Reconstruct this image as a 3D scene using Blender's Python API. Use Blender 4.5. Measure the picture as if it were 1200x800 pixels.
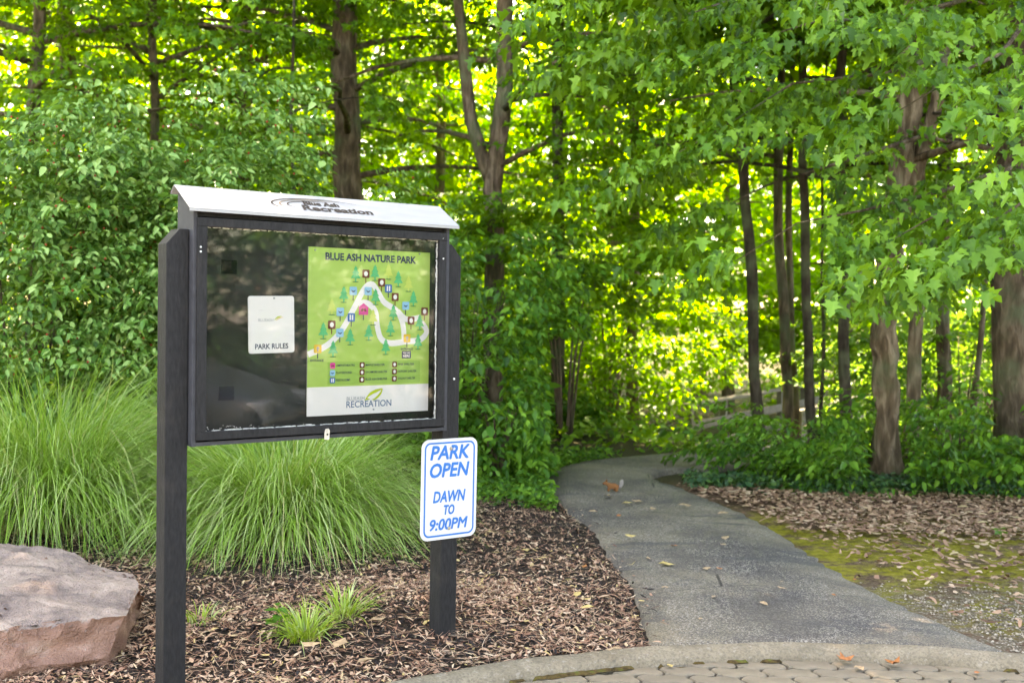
import bpy, bmesh, math, random
import numpy as np
from mathutils import Matrix, Vector

for o in list(bpy.data.objects):
    bpy.data.objects.remove(o)
scene = bpy.context.scene
col = scene.collection
R = math.radians
random.seed(7)
rng = np.random.default_rng(11)

# ------------------------------------------------------------------ camera
CAM_H = 1.517
F_PX, PITCH, ROLL = 1322.5, R(-1.583), R(0.8935)
cd = bpy.data.cameras.new('camera')
cam = bpy.data.objects.new('camera', cd)
col.objects.link(cam)
cd.sensor_width = 36.0
cd.lens = F_PX * 36.0 / 1200.0
cd.clip_end = 3000
fw = Vector((0, math.cos(PITCH), math.sin(PITCH)))
up0 = Vector((0, -math.sin(PITCH), math.cos(PITCH)))
rt0 = Vector((1, 0, 0))
cr, sr = math.cos(ROLL), math.sin(ROLL)
rt = cr * rt0 + sr * up0
upv = -sr * rt0 + cr * up0
m = Matrix((rt, upv, -fw)).transposed().to_4x4()
m.translation = (0, 0, CAM_H)
cam.matrix_world = m
cd.dof.use_dof = True
cd.dof.focus_distance = 4.95
cd.dof.aperture_fstop = 3.0
scene.camera = cam

# ------------------------------------------------------------------ sky, sun, exposure
SUN_AZ, SUN_EL = R(-24), R(52)
world = bpy.data.worlds.new('World')
scene.world = world
world.use_nodes = True
wn = world.node_tree.nodes
wl = world.node_tree.links
wn.clear()
sky = wn.new('ShaderNodeTexSky')
sky.sky_type = 'NISHITA'
sky.sun_disc = False
sky.sun_elevation = SUN_EL
sky.sun_rotation = SUN_AZ
sky.air_density = 1.0
sky.dust_density = 1.6
bg = wn.new('ShaderNodeBackground')
bg.inputs['Strength'].default_value = 0.15
wo = wn.new('ShaderNodeOutputWorld')
wl.new(sky.outputs[0], bg.inputs['Color'])
wl.new(bg.outputs[0], wo.inputs['Surface'])

sd = bpy.data.lights.new('sun', 'SUN')
sd.energy = 4.8
sd.angle = R(0.55)
sd.color = (1.0, 0.95, 0.86)
sun = bpy.data.objects.new('sun', sd)
col.objects.link(sun)
sdir = Vector((math.sin(SUN_AZ) * math.cos(SUN_EL), math.cos(SUN_AZ) * math.cos(SUN_EL), math.sin(SUN_EL)))
sun.rotation_euler = sdir.to_track_quat('Z', 'Y').to_euler()
sun.location = (0, 0, 30)

vs = scene.view_settings
vs.view_transform = 'Standard'
vs.look = 'None'
vs.exposure = 3.7
vs.use_white_balance = True          # the photograph is balanced for the shade
vs.white_balance_temperature = 9400
vs.white_balance_tint = 16
vs.gamma = 1.0
vs.use_curve_mapping = False
cy = scene.cycles
cy.use_denoising = True
cy.max_bounces = 5
cy.diffuse_bounces = 3
cy.glossy_bounces = 2
cy.transmission_bounces = 3
cy.use_adaptive_sampling = True
cy.adaptive_threshold = 0.016
cy.transparent_max_bounces = 8
cy.sample_clamp_indirect = 6
cy.caustics_reflective = False
cy.caustics_refractive = False

# ------------------------------------------------------------------ helpers
def ray(px, py):
    """viewing direction of a point of the photograph, per metre of depth"""
    du, dv = px - 600, py - 400
    u = cr * du + sr * dv
    v = -sr * du + cr * dv
    x, zc = u / F_PX, -v / F_PX
    Y = math.cos(PITCH) - zc * math.sin(PITCH)
    Z = math.sin(PITCH) + zc * math.cos(PITCH)
    return x / Y, Z / Y

def at(px, py, Y):
    r = ray(px, py)
    return Vector((r[0] * Y, Y, CAM_H + r[1] * Y))

def on_ground(px, py, z=0.0):
    r = ray(px, py)
    t = -(CAM_H - z) / r[1]
    return Vector((r[0] * t, t, z))

def project(P):
    P = np.asarray(P, float).reshape(-1, 3)
    X, Y, Z = P[:, 0], P[:, 1], P[:, 2] - CAM_H
    yc = Y * math.cos(PITCH) + Z * math.sin(PITCH)
    zc = -Y * math.sin(PITCH) + Z * math.cos(PITCH)
    yc = np.where(yc < 0.1, 0.1, yc)
    u, v = F_PX * X / yc, -F_PX * zc / yc
    return 600 + cr * u - sr * v, 400 + sr * u + cr * v, yc

def sstep(a, b, x):
    t = np.clip((np.asarray(x, float) - a) / (b - a), 0, 1)
    return t * t * (3 - 2 * t)

def tag(o, label=None, cat=None, group=None, kind=None):
    if label: o['label'] = label
    if cat: o['category'] = cat
    if group: o['group'] = group
    if kind: o['kind'] = kind
    return o

def empty(name, loc=(0, 0, 0), rz=0.0):
    o = bpy.data.objects.new(name, None)
    col.objects.link(o)
    o.location = loc
    o.rotation_euler = (0, 0, rz)
    o.empty_display_size = 0.1
    return o

def link_mesh(name, me, mat, parent=None, smooth=False):
    o = bpy.data.objects.new(name, me)
    col.objects.link(o)
    if mat is not None and not me.materials:
        me.materials.append(mat)
    if parent is not None:
        o.parent = parent
    if smooth:
        me.polygons.foreach_set('use_smooth', [True] * len(me.polygons))
    return o

class MB:
    """collects boxes, tubes and sheets into one mesh"""
    def __init__(self):
        self.v, self.f = [], []
    def add(self, vs_, fs_):
        b = len(self.v)
        self.v += [tuple(p) for p in vs_]
        self.f += [tuple(i + b for i in f) for f in fs_]
        return self
    def box(self, x0, x1, y0, y1, z0, z1):
        v = [(x, y, z) for z in (z0, z1) for y in (y0, y1) for x in (x0, x1)]
        f = [(0, 2, 3, 1), (4, 5, 7, 6), (0, 1, 5, 4), (2, 6, 7, 3), (0, 4, 6, 2), (1, 3, 7, 5)]
        return self.add(v, f)
    def prism_xz(self, pts, y0, y1):
        n = len(pts)
        v = [(x, y0, z) for x, z in pts] + [(x, y1, z) for x, z in pts]
        f = [tuple(range(n)), tuple(range(2 * n - 1, n - 1, -1))]
        f += [(i, i + n, (i + 1) % n + n, (i + 1) % n) for i in range(n)]
        return self.add(v, f)
    def prism_yz(self, pts, x0, x1):
        n = len(pts)
        v = [(x0, y, z) for y, z in pts] + [(x1, y, z) for y, z in pts]
        f = [tuple(range(n - 1, -1, -1)), tuple(range(n, 2 * n))]
        f += [(i, (i + 1) % n, (i + 1) % n + n, i + n) for i in range(n)]
        return self.add(v, f)
    def tube(self, pts, rad, sides=8, wob=0.0, seed=0, cap=True):
        pts = [Vector(p) for p in pts]
        n = len(pts)
        rd = random.Random(seed)
        ph = rd.random() * 6
        v, f = [], []
        for i, p in enumerate(pts):
            t = (pts[min(i + 1, n - 1)] - pts[max(i - 1, 0)]).normalized()
            a = Vector((1, 0, 0)) if abs(t.x) < 0.9 else Vector((0, 1, 0))
            a = (a - t * a.dot(t)).normalized()
            b = t.cross(a)
            for k in range(sides):
                an = 2 * math.pi * k / sides
                w = 1.0
                if wob:
                    w = 1 + wob * (math.sin(3 * an + ph + i * .7) * .5 + (rd.random() - .5) + .4 * math.sin(2 * an + i * 1.3 + ph))
                v.append(p + (a * math.cos(an) + b * math.sin(an)) * rad[i] * w)
        for i in range(n - 1):
            for k in range(sides):
                k2 = (k + 1) % sides
                f.append((i * sides + k, i * sides + k2, (i + 1) * sides + k2, (i + 1) * sides + k))
        if cap:
            f.append(tuple(range(sides - 1, -1, -1)))
            f.append(tuple((n - 1) * sides + k for k in range(sides)))
        return self.add(v, f)
    def build(self, name, mat, parent=None, smooth=False, bevel=0.0):
        me = bpy.data.meshes.new(name)
        me.from_pydata(self.v, [], self.f)
        me.update()
        if bevel:
            bm = bmesh.new(); bm.from_mesh(me)
            bmesh.ops.bevel(bm, geom=[e for e in bm.edges if e.calc_face_angle(0) > .5], offset=bevel, segments=2, affect='EDGES', profile=.6)
            bm.to_mesh(me); bm.free()
        return link_mesh(name, me, mat, parent, smooth)

def bulk_mesh(name, V, polys, tone=None):
    """V: (n, k, 3) vertices of n copies of one piece; polys: index lists in the piece"""
    n, k, _ = V.shape
    me = bpy.data.meshes.new(name)
    tot = sum(len(p) for p in polys)
    flat = np.concatenate([np.array(p) for p in polys])
    loops = (np.arange(n)[:, None] * k + flat[None, :]).ravel().astype(np.int32)
    starts0 = np.cumsum([0] + [len(p) for p in polys[:-1]])
    starts = (np.arange(n)[:, None] * tot + starts0[None, :]).ravel().astype(np.int32)
    me.vertices.add(n * k)
    me.vertices.foreach_set('co', V.reshape(-1).astype(np.float32))
    me.loops.add(n * tot)
    me.loops.foreach_set('vertex_index', loops)
    me.polygons.add(n * len(polys))
    me.polygons.foreach_set('loop_start', starts)
    me.update(calc_edges=True)
    if tone is not None:
        a = me.attributes.new('tone', 'FLOAT', 'POINT')
        a.data.foreach_set('value', np.repeat(tone, k).astype(np.float32))
    return me

# ------------------------------------------------------------------ materials
MATS = {}
class NT:
    def __init__(self, name):
        self.m = bpy.data.materials.new(name)
        self.m.use_nodes = True
        self.t = self.m.node_tree
        self.t.nodes.clear()
        self.out = self.n('ShaderNodeOutputMaterial')
        MATS[name] = self.m
    def n(self, typ, **kw):
        nd = self.t.nodes.new(typ)
        for k_, v_ in kw.items():
            setattr(nd, k_, v_)
        return nd
    def l(self, a, b):
        self.t.links.new(a, b)
    def coord(self, kind='Object', scale=None):
        c = self.n('ShaderNodeTexCoord')
        if scale is None:
            return c.outputs[kind]
        mp = self.n('ShaderNodeMapping')
        mp.inputs['Scale'].default_value = scale
        self.l(c.outputs[kind], mp.inputs['Vector'])
        return mp.outputs[0]
    def noise(self, vec, scale, detail=4, rough=.55, dist=0.0):
        nd = self.n('ShaderNodeTexNoise')
        nd.inputs['Scale'].default_value = scale
        nd.inputs['Detail'].default_value = detail
        nd.inputs['Roughness'].default_value = rough
        nd.inputs['Distortion'].default_value = dist
        if vec is not None: self.l(vec, nd.inputs['Vector'])
        return nd.outputs['Fac']
    def vor(self, vec, scale, out='Distance', feature='F1'):
        nd = self.n('ShaderNodeTexVoronoi', feature=feature)
        nd.inputs['Scale'].default_value = scale
        if vec is not None: self.l(vec, nd.inputs['Vector'])
        return nd.outputs[out]
    def ramp(self, fac, stops):
        r = self.n('ShaderNodeValToRGB')
        e = r.color_ramp.elements
        while len(e) < len(stops): e.new(0.5)
        for i, (p, c) in enumerate(stops):
            e[i].position = p
            e[i].color = (*c, 1) if len(c) == 3 else c
        self.l(fac, r.inputs[0])
        return r.outputs[0]
    def mixc(self, fac, a, b, blend='MIX'):
        mx = self.n('ShaderNodeMix', data_type='RGBA', blend_type=blend)
        for s, val in ((mx.inputs[0], fac), (mx.inputs[6], a), (mx.inputs[7], b)):
            if hasattr(val, 'is_output'): self.l(val, s)
            else: s.default_value = val if not isinstance(val, tuple) else ((*val, 1) if len(val) == 3 else val)
        return mx.outputs[2]
    def math(self, op, a, b=None, clamp=False):
        nd = self.n('ShaderNodeMath', operation=op, use_clamp=clamp)
        for s, val in zip(nd.inputs, (a, b)):
            if val is None: continue
            if hasattr(val, 'is_output'): self.l(val, s)
            else: s.default_value = val
        return nd.outputs[0]
    def maprange(self, v, a, b, c=0.0, d=1.0, smooth=True):
        nd = self.n('ShaderNodeMapRange')
        if smooth: nd.interpolation_type = 'SMOOTHSTEP'
        self.l(v, nd.inputs[0])
        for i_, val in zip((1, 2, 3, 4), (a, b, c, d)): nd.inputs[i_].default_value = val
        return nd.outputs[0]
    def bump(self, h, strength=.5, dist=.01, normal=None):
        b = self.n('ShaderNodeBump')
        b.inputs['Strength'].default_value = strength
        b.inputs['Distance'].default_value = dist
        self.l(h, b.inputs['Height'])
        if normal is not None: self.l(normal, b.inputs['Normal'])
        return b.outputs[0]
    def princ(self, colr, rough=.6, spec=.4, normal=None, metal=0.0):
        p = self.n('ShaderNodeBsdfPrincipled')
        for key, val in (('Base Color', colr), ('Roughness', rough), ('Metallic', metal), ('Specular IOR Level', spec)):
            s = p.inputs[key]
            if hasattr(val, 'is_output'): self.l(val, s)
            else: s.default_value = (*val, 1) if isinstance(val, tuple) else val
        if normal is not None: self.l(normal, p.inputs['Normal'])
        self.l(p.outputs[0], self.out.inputs['Surface'])
        return p

def plain(name, colr, rough=.6, spec=.4, var=.12, scale=30, bump=.15):
    t = NT(name)
    v = t.coord()
    f = t.noise(v, scale)
    lo = tuple(c * (1 - var) for c in colr); hi = tuple(min(1, c * (1 + var)) for c in colr)
    t.princ(t.ramp(f, [(.3, lo), (.7, hi)]), rough, spec, t.bump(f, bump, .002) if bump else None)
    return t.m

def leaf_mat(name, stops, trans, tfac=.42, rough=.45, spec=.3):
    """stops: leaf colours over the per-leaf tone; trans: light passing through the blade"""
    t = NT(name)
    a = t.n('ShaderNodeAttribute', attribute_name='tone')
    g = t.n('ShaderNodeNewGeometry')
    nz = t.noise(g.outputs['Position'], 1.3, 2)
    tone = t.math('ADD', a.outputs['Fac'], t.math('MULTIPLY', t.math('SUBTRACT', nz, .5), .5), True)
    c = t.ramp(tone, stops)
    p = t.princ(c, rough, spec)
    tr = t.n('ShaderNodeBsdfTranslucent')
    t.l(t.mixc(1.0, c, (*trans, 1), 'MULTIPLY') if False else t.ramp(tone, [(0, tuple(x * .75 for x in trans)), (1, tuple(min(1, x * 1.25) for x in trans))]), tr.inputs['Color'])
    mx = t.n('ShaderNodeMixShader')
    mx.inputs[0].default_value = tfac
    t.l(p.outputs[0], mx.inputs[1]); t.l(tr.outputs[0], mx.inputs[2])
    t.l(mx.outputs[0], t.out.inputs['Surface'])
    return t.m

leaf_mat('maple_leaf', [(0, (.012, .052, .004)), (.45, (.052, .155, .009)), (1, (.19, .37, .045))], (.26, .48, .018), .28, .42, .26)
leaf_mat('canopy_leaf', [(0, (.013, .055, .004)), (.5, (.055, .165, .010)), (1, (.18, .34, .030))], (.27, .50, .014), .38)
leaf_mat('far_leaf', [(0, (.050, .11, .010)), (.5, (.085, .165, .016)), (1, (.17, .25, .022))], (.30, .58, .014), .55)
leaf_mat('bush_leaf', [(0, (.018, .070, .010)), (.40, (.105, .255, .050)), (1, (.38, .56, .18))], (.24, .44, .030), .25, .42, .30)
leaf_mat('under_leaf', [(0, (.010, .055, .007)), (.5, (.045, .170, .018)), (1, (.18, .38, .040))], (.22, .42, .03), .38)
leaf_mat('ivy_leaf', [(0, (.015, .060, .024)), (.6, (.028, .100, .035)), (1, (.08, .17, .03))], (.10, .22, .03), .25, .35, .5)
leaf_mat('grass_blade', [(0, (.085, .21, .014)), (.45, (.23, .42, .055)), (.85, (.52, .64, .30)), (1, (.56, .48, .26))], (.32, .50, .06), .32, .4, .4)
leaf_mat('straw_blade', [(0, (.20, .14, .06)), (.5, (.34, .26, .12)), (1, (.46, .42, .22))], (.25, .2, .06), .2, .6, .2)
leaf_mat('liriope_blade', [(0, (.12, .26, .02)), (.5, (.30, .42, .03)), (1, (.52, .60, .32))], (.3, .42, .05), .3, .4, .4)

def bark(name, a, b, sc=1.0):
    t = NT(name)
    v = t.coord('Object', (sc * 14, sc * 14, sc * 2.6))
    n1 = t.noise(v, 1.4, 7, .65, .6)
    n2 = t.noise(t.coord('Object'), 2.2, 3)
    pl_ = t.vor(t.coord('Object', (sc * 9, sc * 9, sc * 3.2)), 1.6, 'Distance')
    c = t.ramp(t.math('ADD', t.math('MULTIPLY', n1, .75), t.math('MULTIPLY', pl_, .28)), [(.28, tuple(x * .35 for x in a)), (.5, a), (.72, b)])
    c = t.mixc(t.maprange(n2, .45, .7), c, (.11, .125, .07), 'MIX')
    t.princ(c, .85, .15, t.bump(t.math('ADD', n1, t.math('MULTIPLY', pl_, .6)), 1.0, .05))
    return t.m
bark('bark_brown', (.105, .072, .048), (.26, .19, .135))
bark('bark_grey', (.13, .088, .055), (.36, .27, .19))
bark('bark_dark', (.050, .037, .026), (.10, .078, .058))

# painted recycled-plastic lumber of the board
t = NT('board_lumber')
v = t.coord('Object', (60, 60, 14))
n1 = t.noise(v, 1.5, 6, .6)
n2 = t.noise(t.coord('Object'), 9, 5)
c = t.ramp(n1, [(.3, (.008, .008, .009)), (.7, (.021, .0205, .022))])
c = t.mixc(t.maprange(n2, .5, .8, 0, .35), c, (.045, .038, .034))
t.princ(c, .62, .22, t.bump(n1, .5, .004))
plain('case_metal', (.045, .046, .053), .6, .2, .15, 25, .05)
t = NT('roof_metal')
v = t.coord('Object', (2, 18, 18))
n1 = t.noise(v, 3, 4)
t.princ(t.ramp(n1, [(.3, (.27, .27, .272)), (.7, (.33, .33, .33))]), t.ramp(n1, [(.3, (.45,) * 3), (.7, (.6,) * 3)]), .35, None)
plain('engraving', (.055, .045, .038), .8, .1)
plain('engraving_tan', (.16, .125, .09), .8, .1)
t = NT('board_felt')
n1 = t.noise(t.coord(), 160, 4)
n2 = t.noise(t.coord(), 3, 4)
t.princ(t.mixc(n2, t.ramp(n1, [(.3, (.012, .014, .014)), (.7, (.026, .030, .028))]), (.028, .030, .028)), .95, .1, t.bump(n1, .3, .002))
plain('hook_pad', (.005, .005, .006), .95, .05)
plain('poster_green', (.40, .63, .135), .45, .4, .05, 4, 0)
plain('poster_green_dark', (.31, .54, .11), .45, .4, .05, 4, 0)
plain('print_white', (.86, .86, .87), .45, .4, .02, 4, 0)
plain('print_navy', (.022, .040, .10), .5, .3, 0, 4, 0)
plain('print_slate', (.10, .19, .33), .5, .3, 0, 4, 0)
plain('print_grey', (.33, .37, .42), .5, .3, 0, 4, 0)
plain('print_tree', (.045, .52, .21), .5, .3, .08, 30, 0)
plain('print_tree_shade', (.04, .20, .07), .5, .3, 0, 30, 0)
plain('print_pale', (.58, .73, .16), .5, .3, 0, 30, 0)
plain('print_brown', (.16, .035, .02), .5, .3, 0, 30, 0)
plain('print_lightblue', (.25, .58, .82), .5, .3, 0, 30, 0)
plain('print_blue', (.03, .16, .48), .5, .3, 0, 30, 0)
plain('print_pink', (.80, .06, .33), .5, .3, 0, 30, 0)
plain('print_yellow', (.83, .52, .04), .5, .3, 0, 30, 0)
plain('print_lime', (.45, .58, .02), .5, .3, 0, 30, 0)
plain('sign_white', (.56, .56, .56), .38, .5, .06, 9, 0)
plain('sign_blue', (.001, .135, .44), .4, .5, .02, 6, 0)
plain('screw_metal', (.32, .28, .22), .5, .5, .3, 300, .2)
plain('sealant', (.62, .62, .58), .7, .3, .3, 80, .2)
plain('latch_metal', (.52, .46, .38), .45, .5, .3, 60, .2)

# scratched acrylic pane
t = NT('acrylic')
v = t.coord('Object', (1, 1, 1))
sc1 = t.noise(t.coord('Object', (1.5, 1, 14)), 6, 3, .5, 2.5)
dust = t.noise(v, 26, 7, .7)
scr = t.math('MULTIPLY', t.maprange(sc1, .66, .74), t.maprange(dust, .42, .62))
haze_ = t.math('MULTIPLY', t.maprange(t.noise(v, 2.3, 4, .6, 1.2), .42, .75), .012)
amt = t.math('ADD', t.math('MULTIPLY', scr, .07), haze_)
tp = t.n('ShaderNodeBsdfTransparent'); tp.inputs[0].default_value = (.985, .985, .985, 1)
gl = t.n('ShaderNodeBsdfGlossy'); gl.inputs['Roughness'].default_value = .03
wav = t.noise(v, 2.2, 2)
bmp = t.bump(wav, .04, .02)
t.l(bmp, gl.inputs['Normal'])
fr = t.n('ShaderNodeFresnel'); fr.inputs['IOR'].default_value = 1.42
df = t.n('ShaderNodeBsdfDiffuse'); df.inputs[0].default_value = (.6, .62, .6, 1)
m1 = t.n('ShaderNodeMixShader'); m2 = t.n('ShaderNodeMixShader')
t.l(fr.outputs[0], m1.inputs[0]); t.l(tp.outputs[0], m1.inputs[1]); t.l(gl.outputs[0], m1.inputs[2])
t.l(amt, m2.inputs[0]); t.l(m1.outputs[0], m2.inputs[1]); t.l(df.outputs[0], m2.inputs[2])
t.l(m2.outputs[0], t.out.inputs['Surface'])

# path asphalt with pale aggregate
t = NT('asphalt')
v = t.coord('Object')
vc = t.vor(v, 165, 'Color')
sep = t.n('ShaderNodeSeparateColor'); t.l(vc, sep.inputs[0])
spk = t.maprange(sep.outputs[0], .60, .78)
big = t.noise(v, 1.1, 4, .55, .6)
fine = t.noise(v, 240, 3)
base = t.ramp(big, [(.32, (.062, .053, .049)), (.50, (.122, .101, .078)), (.68, (.21, .17, .117))])
wear = t.maprange(t.noise(v, 2.6, 5, .6), .34, .62, .25, 1)
c = t.mixc(t.math('MULTIPLY', spk, t.math('MULTIPLY', wear, .60)), base, (.40, .35, .29))
c = t.mixc(t.math('MULTIPLY', t.maprange(sep.outputs[1], .6, .8), .55), c, (.030, .030, .035))
stain = t.maprange(t.noise(t.coord('Object', (1.2, 3.2, 1)), 1.2, 4, .6, .8), .56, .66, 0, .55)
c = t.mixc(stain, c, (.045, .045, .05))
crk = t.vor(t.coord('Object', (1, 1.4, 1)), .8, 'Distance', 'DISTANCE_TO_EDGE')
ck = t.math('MULTIPLY', t.maprange(crk, .006, .002), t.maprange(t.noise(v, .9, 2), .52, .6))
c = t.mixc(t.math('MULTIPLY', ck, .75), c, (.012, .012, .012))
h = t.math('ADD', t.math('MULTIPLY', t.vor(v, 165), .6), t.math('MULTIPLY', fine, .4))
t.princ(c, .8, .25, t.bump(h, .55, .004))

# concrete kerb
t = NT('concrete')
v = t.coord('Object')
n1 = t.noise(v, 5, 6, .6); n2 = t.noise(v, 90, 4)
c = t.ramp(n1, [(.3, (.175, .138, .094)), (.7, (.29, .235, .165))])
c = t.mixc(t.maprange(n2, .45, .62, 0, .6), c, (.13, .108, .08))
c = t.mixc(t.maprange(t.noise(v, 32, 5, .7), .55, .68, 0, .5), c, (.36, .31, .25))
c = t.mixc(t.maprange(t.noise(v, 3.2, 6, .7), .52, .70, 0, .65), c, (.115, .095, .065))
t.princ(c, .9, .2, t.bump(n2, .9, .010))
t = NT('paver')
v = t.coord('Object')
oi = t.n('ShaderNodeObjectInfo')
n1 = t.noise(v, 8, 5); n2 = t.noise(v, 130, 4)
c = t.ramp(n1, [(.3, (.165, .128, .084)), (.7, (.255, .20, .138))])
c = t.mixc(t.math('MULTIPLY', oi.outputs['Random'], .45), c, (.15, .12, .09))
c = t.mixc(t.maprange(n2, .5, .72, 0, .45), c, (.13, .115, .095))
t.princ(c, .85, .25, t.bump(n2, .6, .003))
t = NT('gutter_moss')
n1 = t.noise(t.coord(), 25, 5)
t.princ(t.ramp(n1, [(.35, (.045, .030, .014)), (.52, (.10, .066, .024)), (.68, (.09, .105, .018))]), .95, .1, t.bump(t.noise(t.coord(), 120, 4), .8, .01))

# ground: mulch soil, mossy verge, gravelly corner, paved forecourt, woodland floor
KC = (1.45, 1.94); KR = 3.2
t = NT('ground_soil')
geo = t.n('ShaderNodeNewGeometry')
pos = geo.outputs['Position']
sx = t.n('ShaderNodeSeparateXYZ'); t.l(pos, sx.inputs[0])
f1 = t.noise(pos, 55, 6, .7); f2 = t.noise(pos, 3, 5, .6); f3 = t.noise(pos, 18, 5, .65)
soil = t.ramp(f1, [(.33, (.010, .008, .007)), (.52, (.030, .022, .017)), (.70, (.085, .055, .037))])
litter = t.ramp(f1, [(.3, (.045, .027, .016)), (.5, (.12, .072, .045)), (.7, (.23, .15, .10))])
right = t.maprange(sx.outputs[0], 1.2, 1.5)
c = t.mixc(right, soil, litter)
# moss: a band along the right edge of the path
edge = t.math('ADD', sx.outputs[1], t.math('MULTIPLY', sx.outputs[0], .10))
mb = t.math('MULTIPLY', t.maprange(edge, 9.4, 8.0), t.maprange(edge, 5.5, 5.9))
mm = t.math('MULTIPLY', t.math('MULTIPLY', mb, right), t.maprange(t.math('ADD', f2, t.math('MULTIPLY', f3, .5)), .60, .82))
moss = t.ramp(f3, [(.3, (.125, .115, .010)), (.55, (.25, .215, .020)), (.75, (.33, .25, .075))])
c = t.mixc(mm, c, moss)
gb = t.math('MULTIPLY', t.maprange(sx.outputs[1], 6.7, 6.0), right)
grv = t.ramp(t.vor(pos, 60), [(.1, (.42, .36, .29)), (.5, (.13, .10, .065))])
c = t.mixc(t.math('MULTIPLY', gb, t.maprange(f3, .40, .56)), c, grv)
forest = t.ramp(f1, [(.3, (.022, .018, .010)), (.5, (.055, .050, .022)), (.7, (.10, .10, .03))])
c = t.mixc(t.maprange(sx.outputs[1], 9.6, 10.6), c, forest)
# forecourt
dx = t.math('SUBTRACT', sx.outputs[0], KC[0]); dy = t.math('SUBTRACT', sx.outputs[1], KC[1])
rr = t.math('SQRT', t.math('ADD', t.math('MULTIPLY', dx, dx), t.math('MULTIPLY', dy, dy)))
inpl = t.math('MAXIMUM', t.maprange(rr, KR - .02, KR - .06), t.maprange(sx.outputs[1], 1.3, 1.2))
joint = t.ramp(f3, [(.35, (.07, .06, .025)), (.6, (.13, .15, .02))])
court = t.mixc(t.maprange(sx.outputs[1], 3.0, 2.6), joint, t.ramp(f1, [(.3, (.15, .14, .125)), (.7, (.22, .205, .18))]))
c = t.mixc(inpl, c, court)
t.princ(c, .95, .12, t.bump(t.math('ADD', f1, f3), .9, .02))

t = NT('mulch_piece')
a = t.n('ShaderNodeAttribute', attribute_name='tone')
nz = t.noise(t.coord(), 60, 4)
c = t.ramp(a.outputs['Fac'], [(0, (.012, .010, .011)), (.34, (.034, .027, .026)), (.46, (.13, .060, .040)), (.66, (.34, .18, .115)), (.85, (.52, .34, .225)), (.93, (.60, .44, .31)), (1, (.48, .34, .10))])
c = t.mixc(t.maprange(nz, .4, .7, 0, .4), c, t.mixc(.5, c, (.03, .02, .015)))
t.princ(c, .85, .2)
t = NT('litter_leaf')
a = t.n('ShaderNodeAttribute', attribute_name='tone')
c = t.ramp(a.outputs['Fac'], [(0, (.06, .032, .018)), (.4, (.24, .125, .078)), (.75, (.42, .25, .16)), (.94, (.55, .39, .27)), (1, (.50, .38, .07))])
t.princ(c, .75, .25)
t = NT('gravel')
a = t.n('ShaderNodeAttribute', attribute_name='tone')
t.princ(t.ramp(a.outputs['Fac'], [(0, (.12, .088, .058)), (.5, (.28, .22, .155)), (1, (.50, .42, .33))]), .85, .25)
plain('dry_leaf_tan', (.36, .24, .14), .7, .25, .35, 50, .2)
plain('dry_leaf_orange', (.36, .13, .045), .7, .25, .35, 50, .2)
plain('dry_leaf_yellow', (.44, .32, .12), .7, .25, .3, 50, .2)
plain('berry_red', (.40, .03, .012), .35, .5, .1, 40, 0)
plain('bridge_timber', (.12, .105, .085), .8, .2, .3, 14, .3)
plain('bridge_deck', (.22, .20, .18), .8, .2, .25, 14, .3)
plain('squirrel_fur', (.20, .085, .035), .9, .1, .35, 90, .5)
plain('squirrel_dark', (.09, .042, .022), .9, .1, .35, 90, .5)
plain('squirrel_tail', (.24, .21, .19), .9, .1, .4, 120, .6)
plain('squirrel_belly', (.42, .36, .30), .9, .1, .3, 120, .6)
plain('eye_black', (.008, .006, .005), .2, .6, 0, 10, 0)

# boulder: grey weathered top, reddish broken faces
t = NT('boulder_rock')
v = t.coord('Object')
geo = t.n('ShaderNodeNewGeometry')
sn = t.n('ShaderNodeSeparateXYZ'); t.l(geo.outputs['Normal'], sn.inputs[0])
n1 = t.noise(v, 4.5, 7, .62, .8); n2 = t.noise(v, 26, 6, .6); n3 = t.noise(v, 110, 4)
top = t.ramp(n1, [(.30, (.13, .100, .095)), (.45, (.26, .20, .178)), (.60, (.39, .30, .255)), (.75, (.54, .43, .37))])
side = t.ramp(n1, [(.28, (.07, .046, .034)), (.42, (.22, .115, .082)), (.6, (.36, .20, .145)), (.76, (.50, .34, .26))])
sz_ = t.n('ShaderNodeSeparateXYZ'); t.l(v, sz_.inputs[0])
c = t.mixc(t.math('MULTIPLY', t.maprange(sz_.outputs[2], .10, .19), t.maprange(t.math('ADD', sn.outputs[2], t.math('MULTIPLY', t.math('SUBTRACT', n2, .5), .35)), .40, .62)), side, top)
c = t.mixc(t.maprange(n2, .60, .72, 0, .55), c, (.08, .065, .055))
c = t.mixc(t.maprange(n3, .66, .74, 0, .6), c, (.55, .50, .46))
t.princ(c, .85, .25, t.bump(t.math('ADD', n2, t.math('MULTIPLY', n3, .5)), 1.0, .035))

# ------------------------------------------------------------------ terrain
PL = [(0.66, 4.97), (0.68, 6.15), (0.56, 7.83), (0.42, 8.86), (0.36, 9.96), (0.46, 10.6), (0.80, 11.23), (1.25, 11.61), (2.0, 12.2), (2.5, 13.2), (2.62, 15.0), (2.7, 16.5)]
PR = [(2.28, 4.95), (1.97, 6.33), (1.83, 7.93), (1.67, 8.7), (1.42, 9.59), (1.28, 10.05), (1.36, 10.42), (1.65, 10.73), (2.6, 11.1), (3.55, 12.0), (4.02, 14.0), (4.1, 16.5)]

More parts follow.
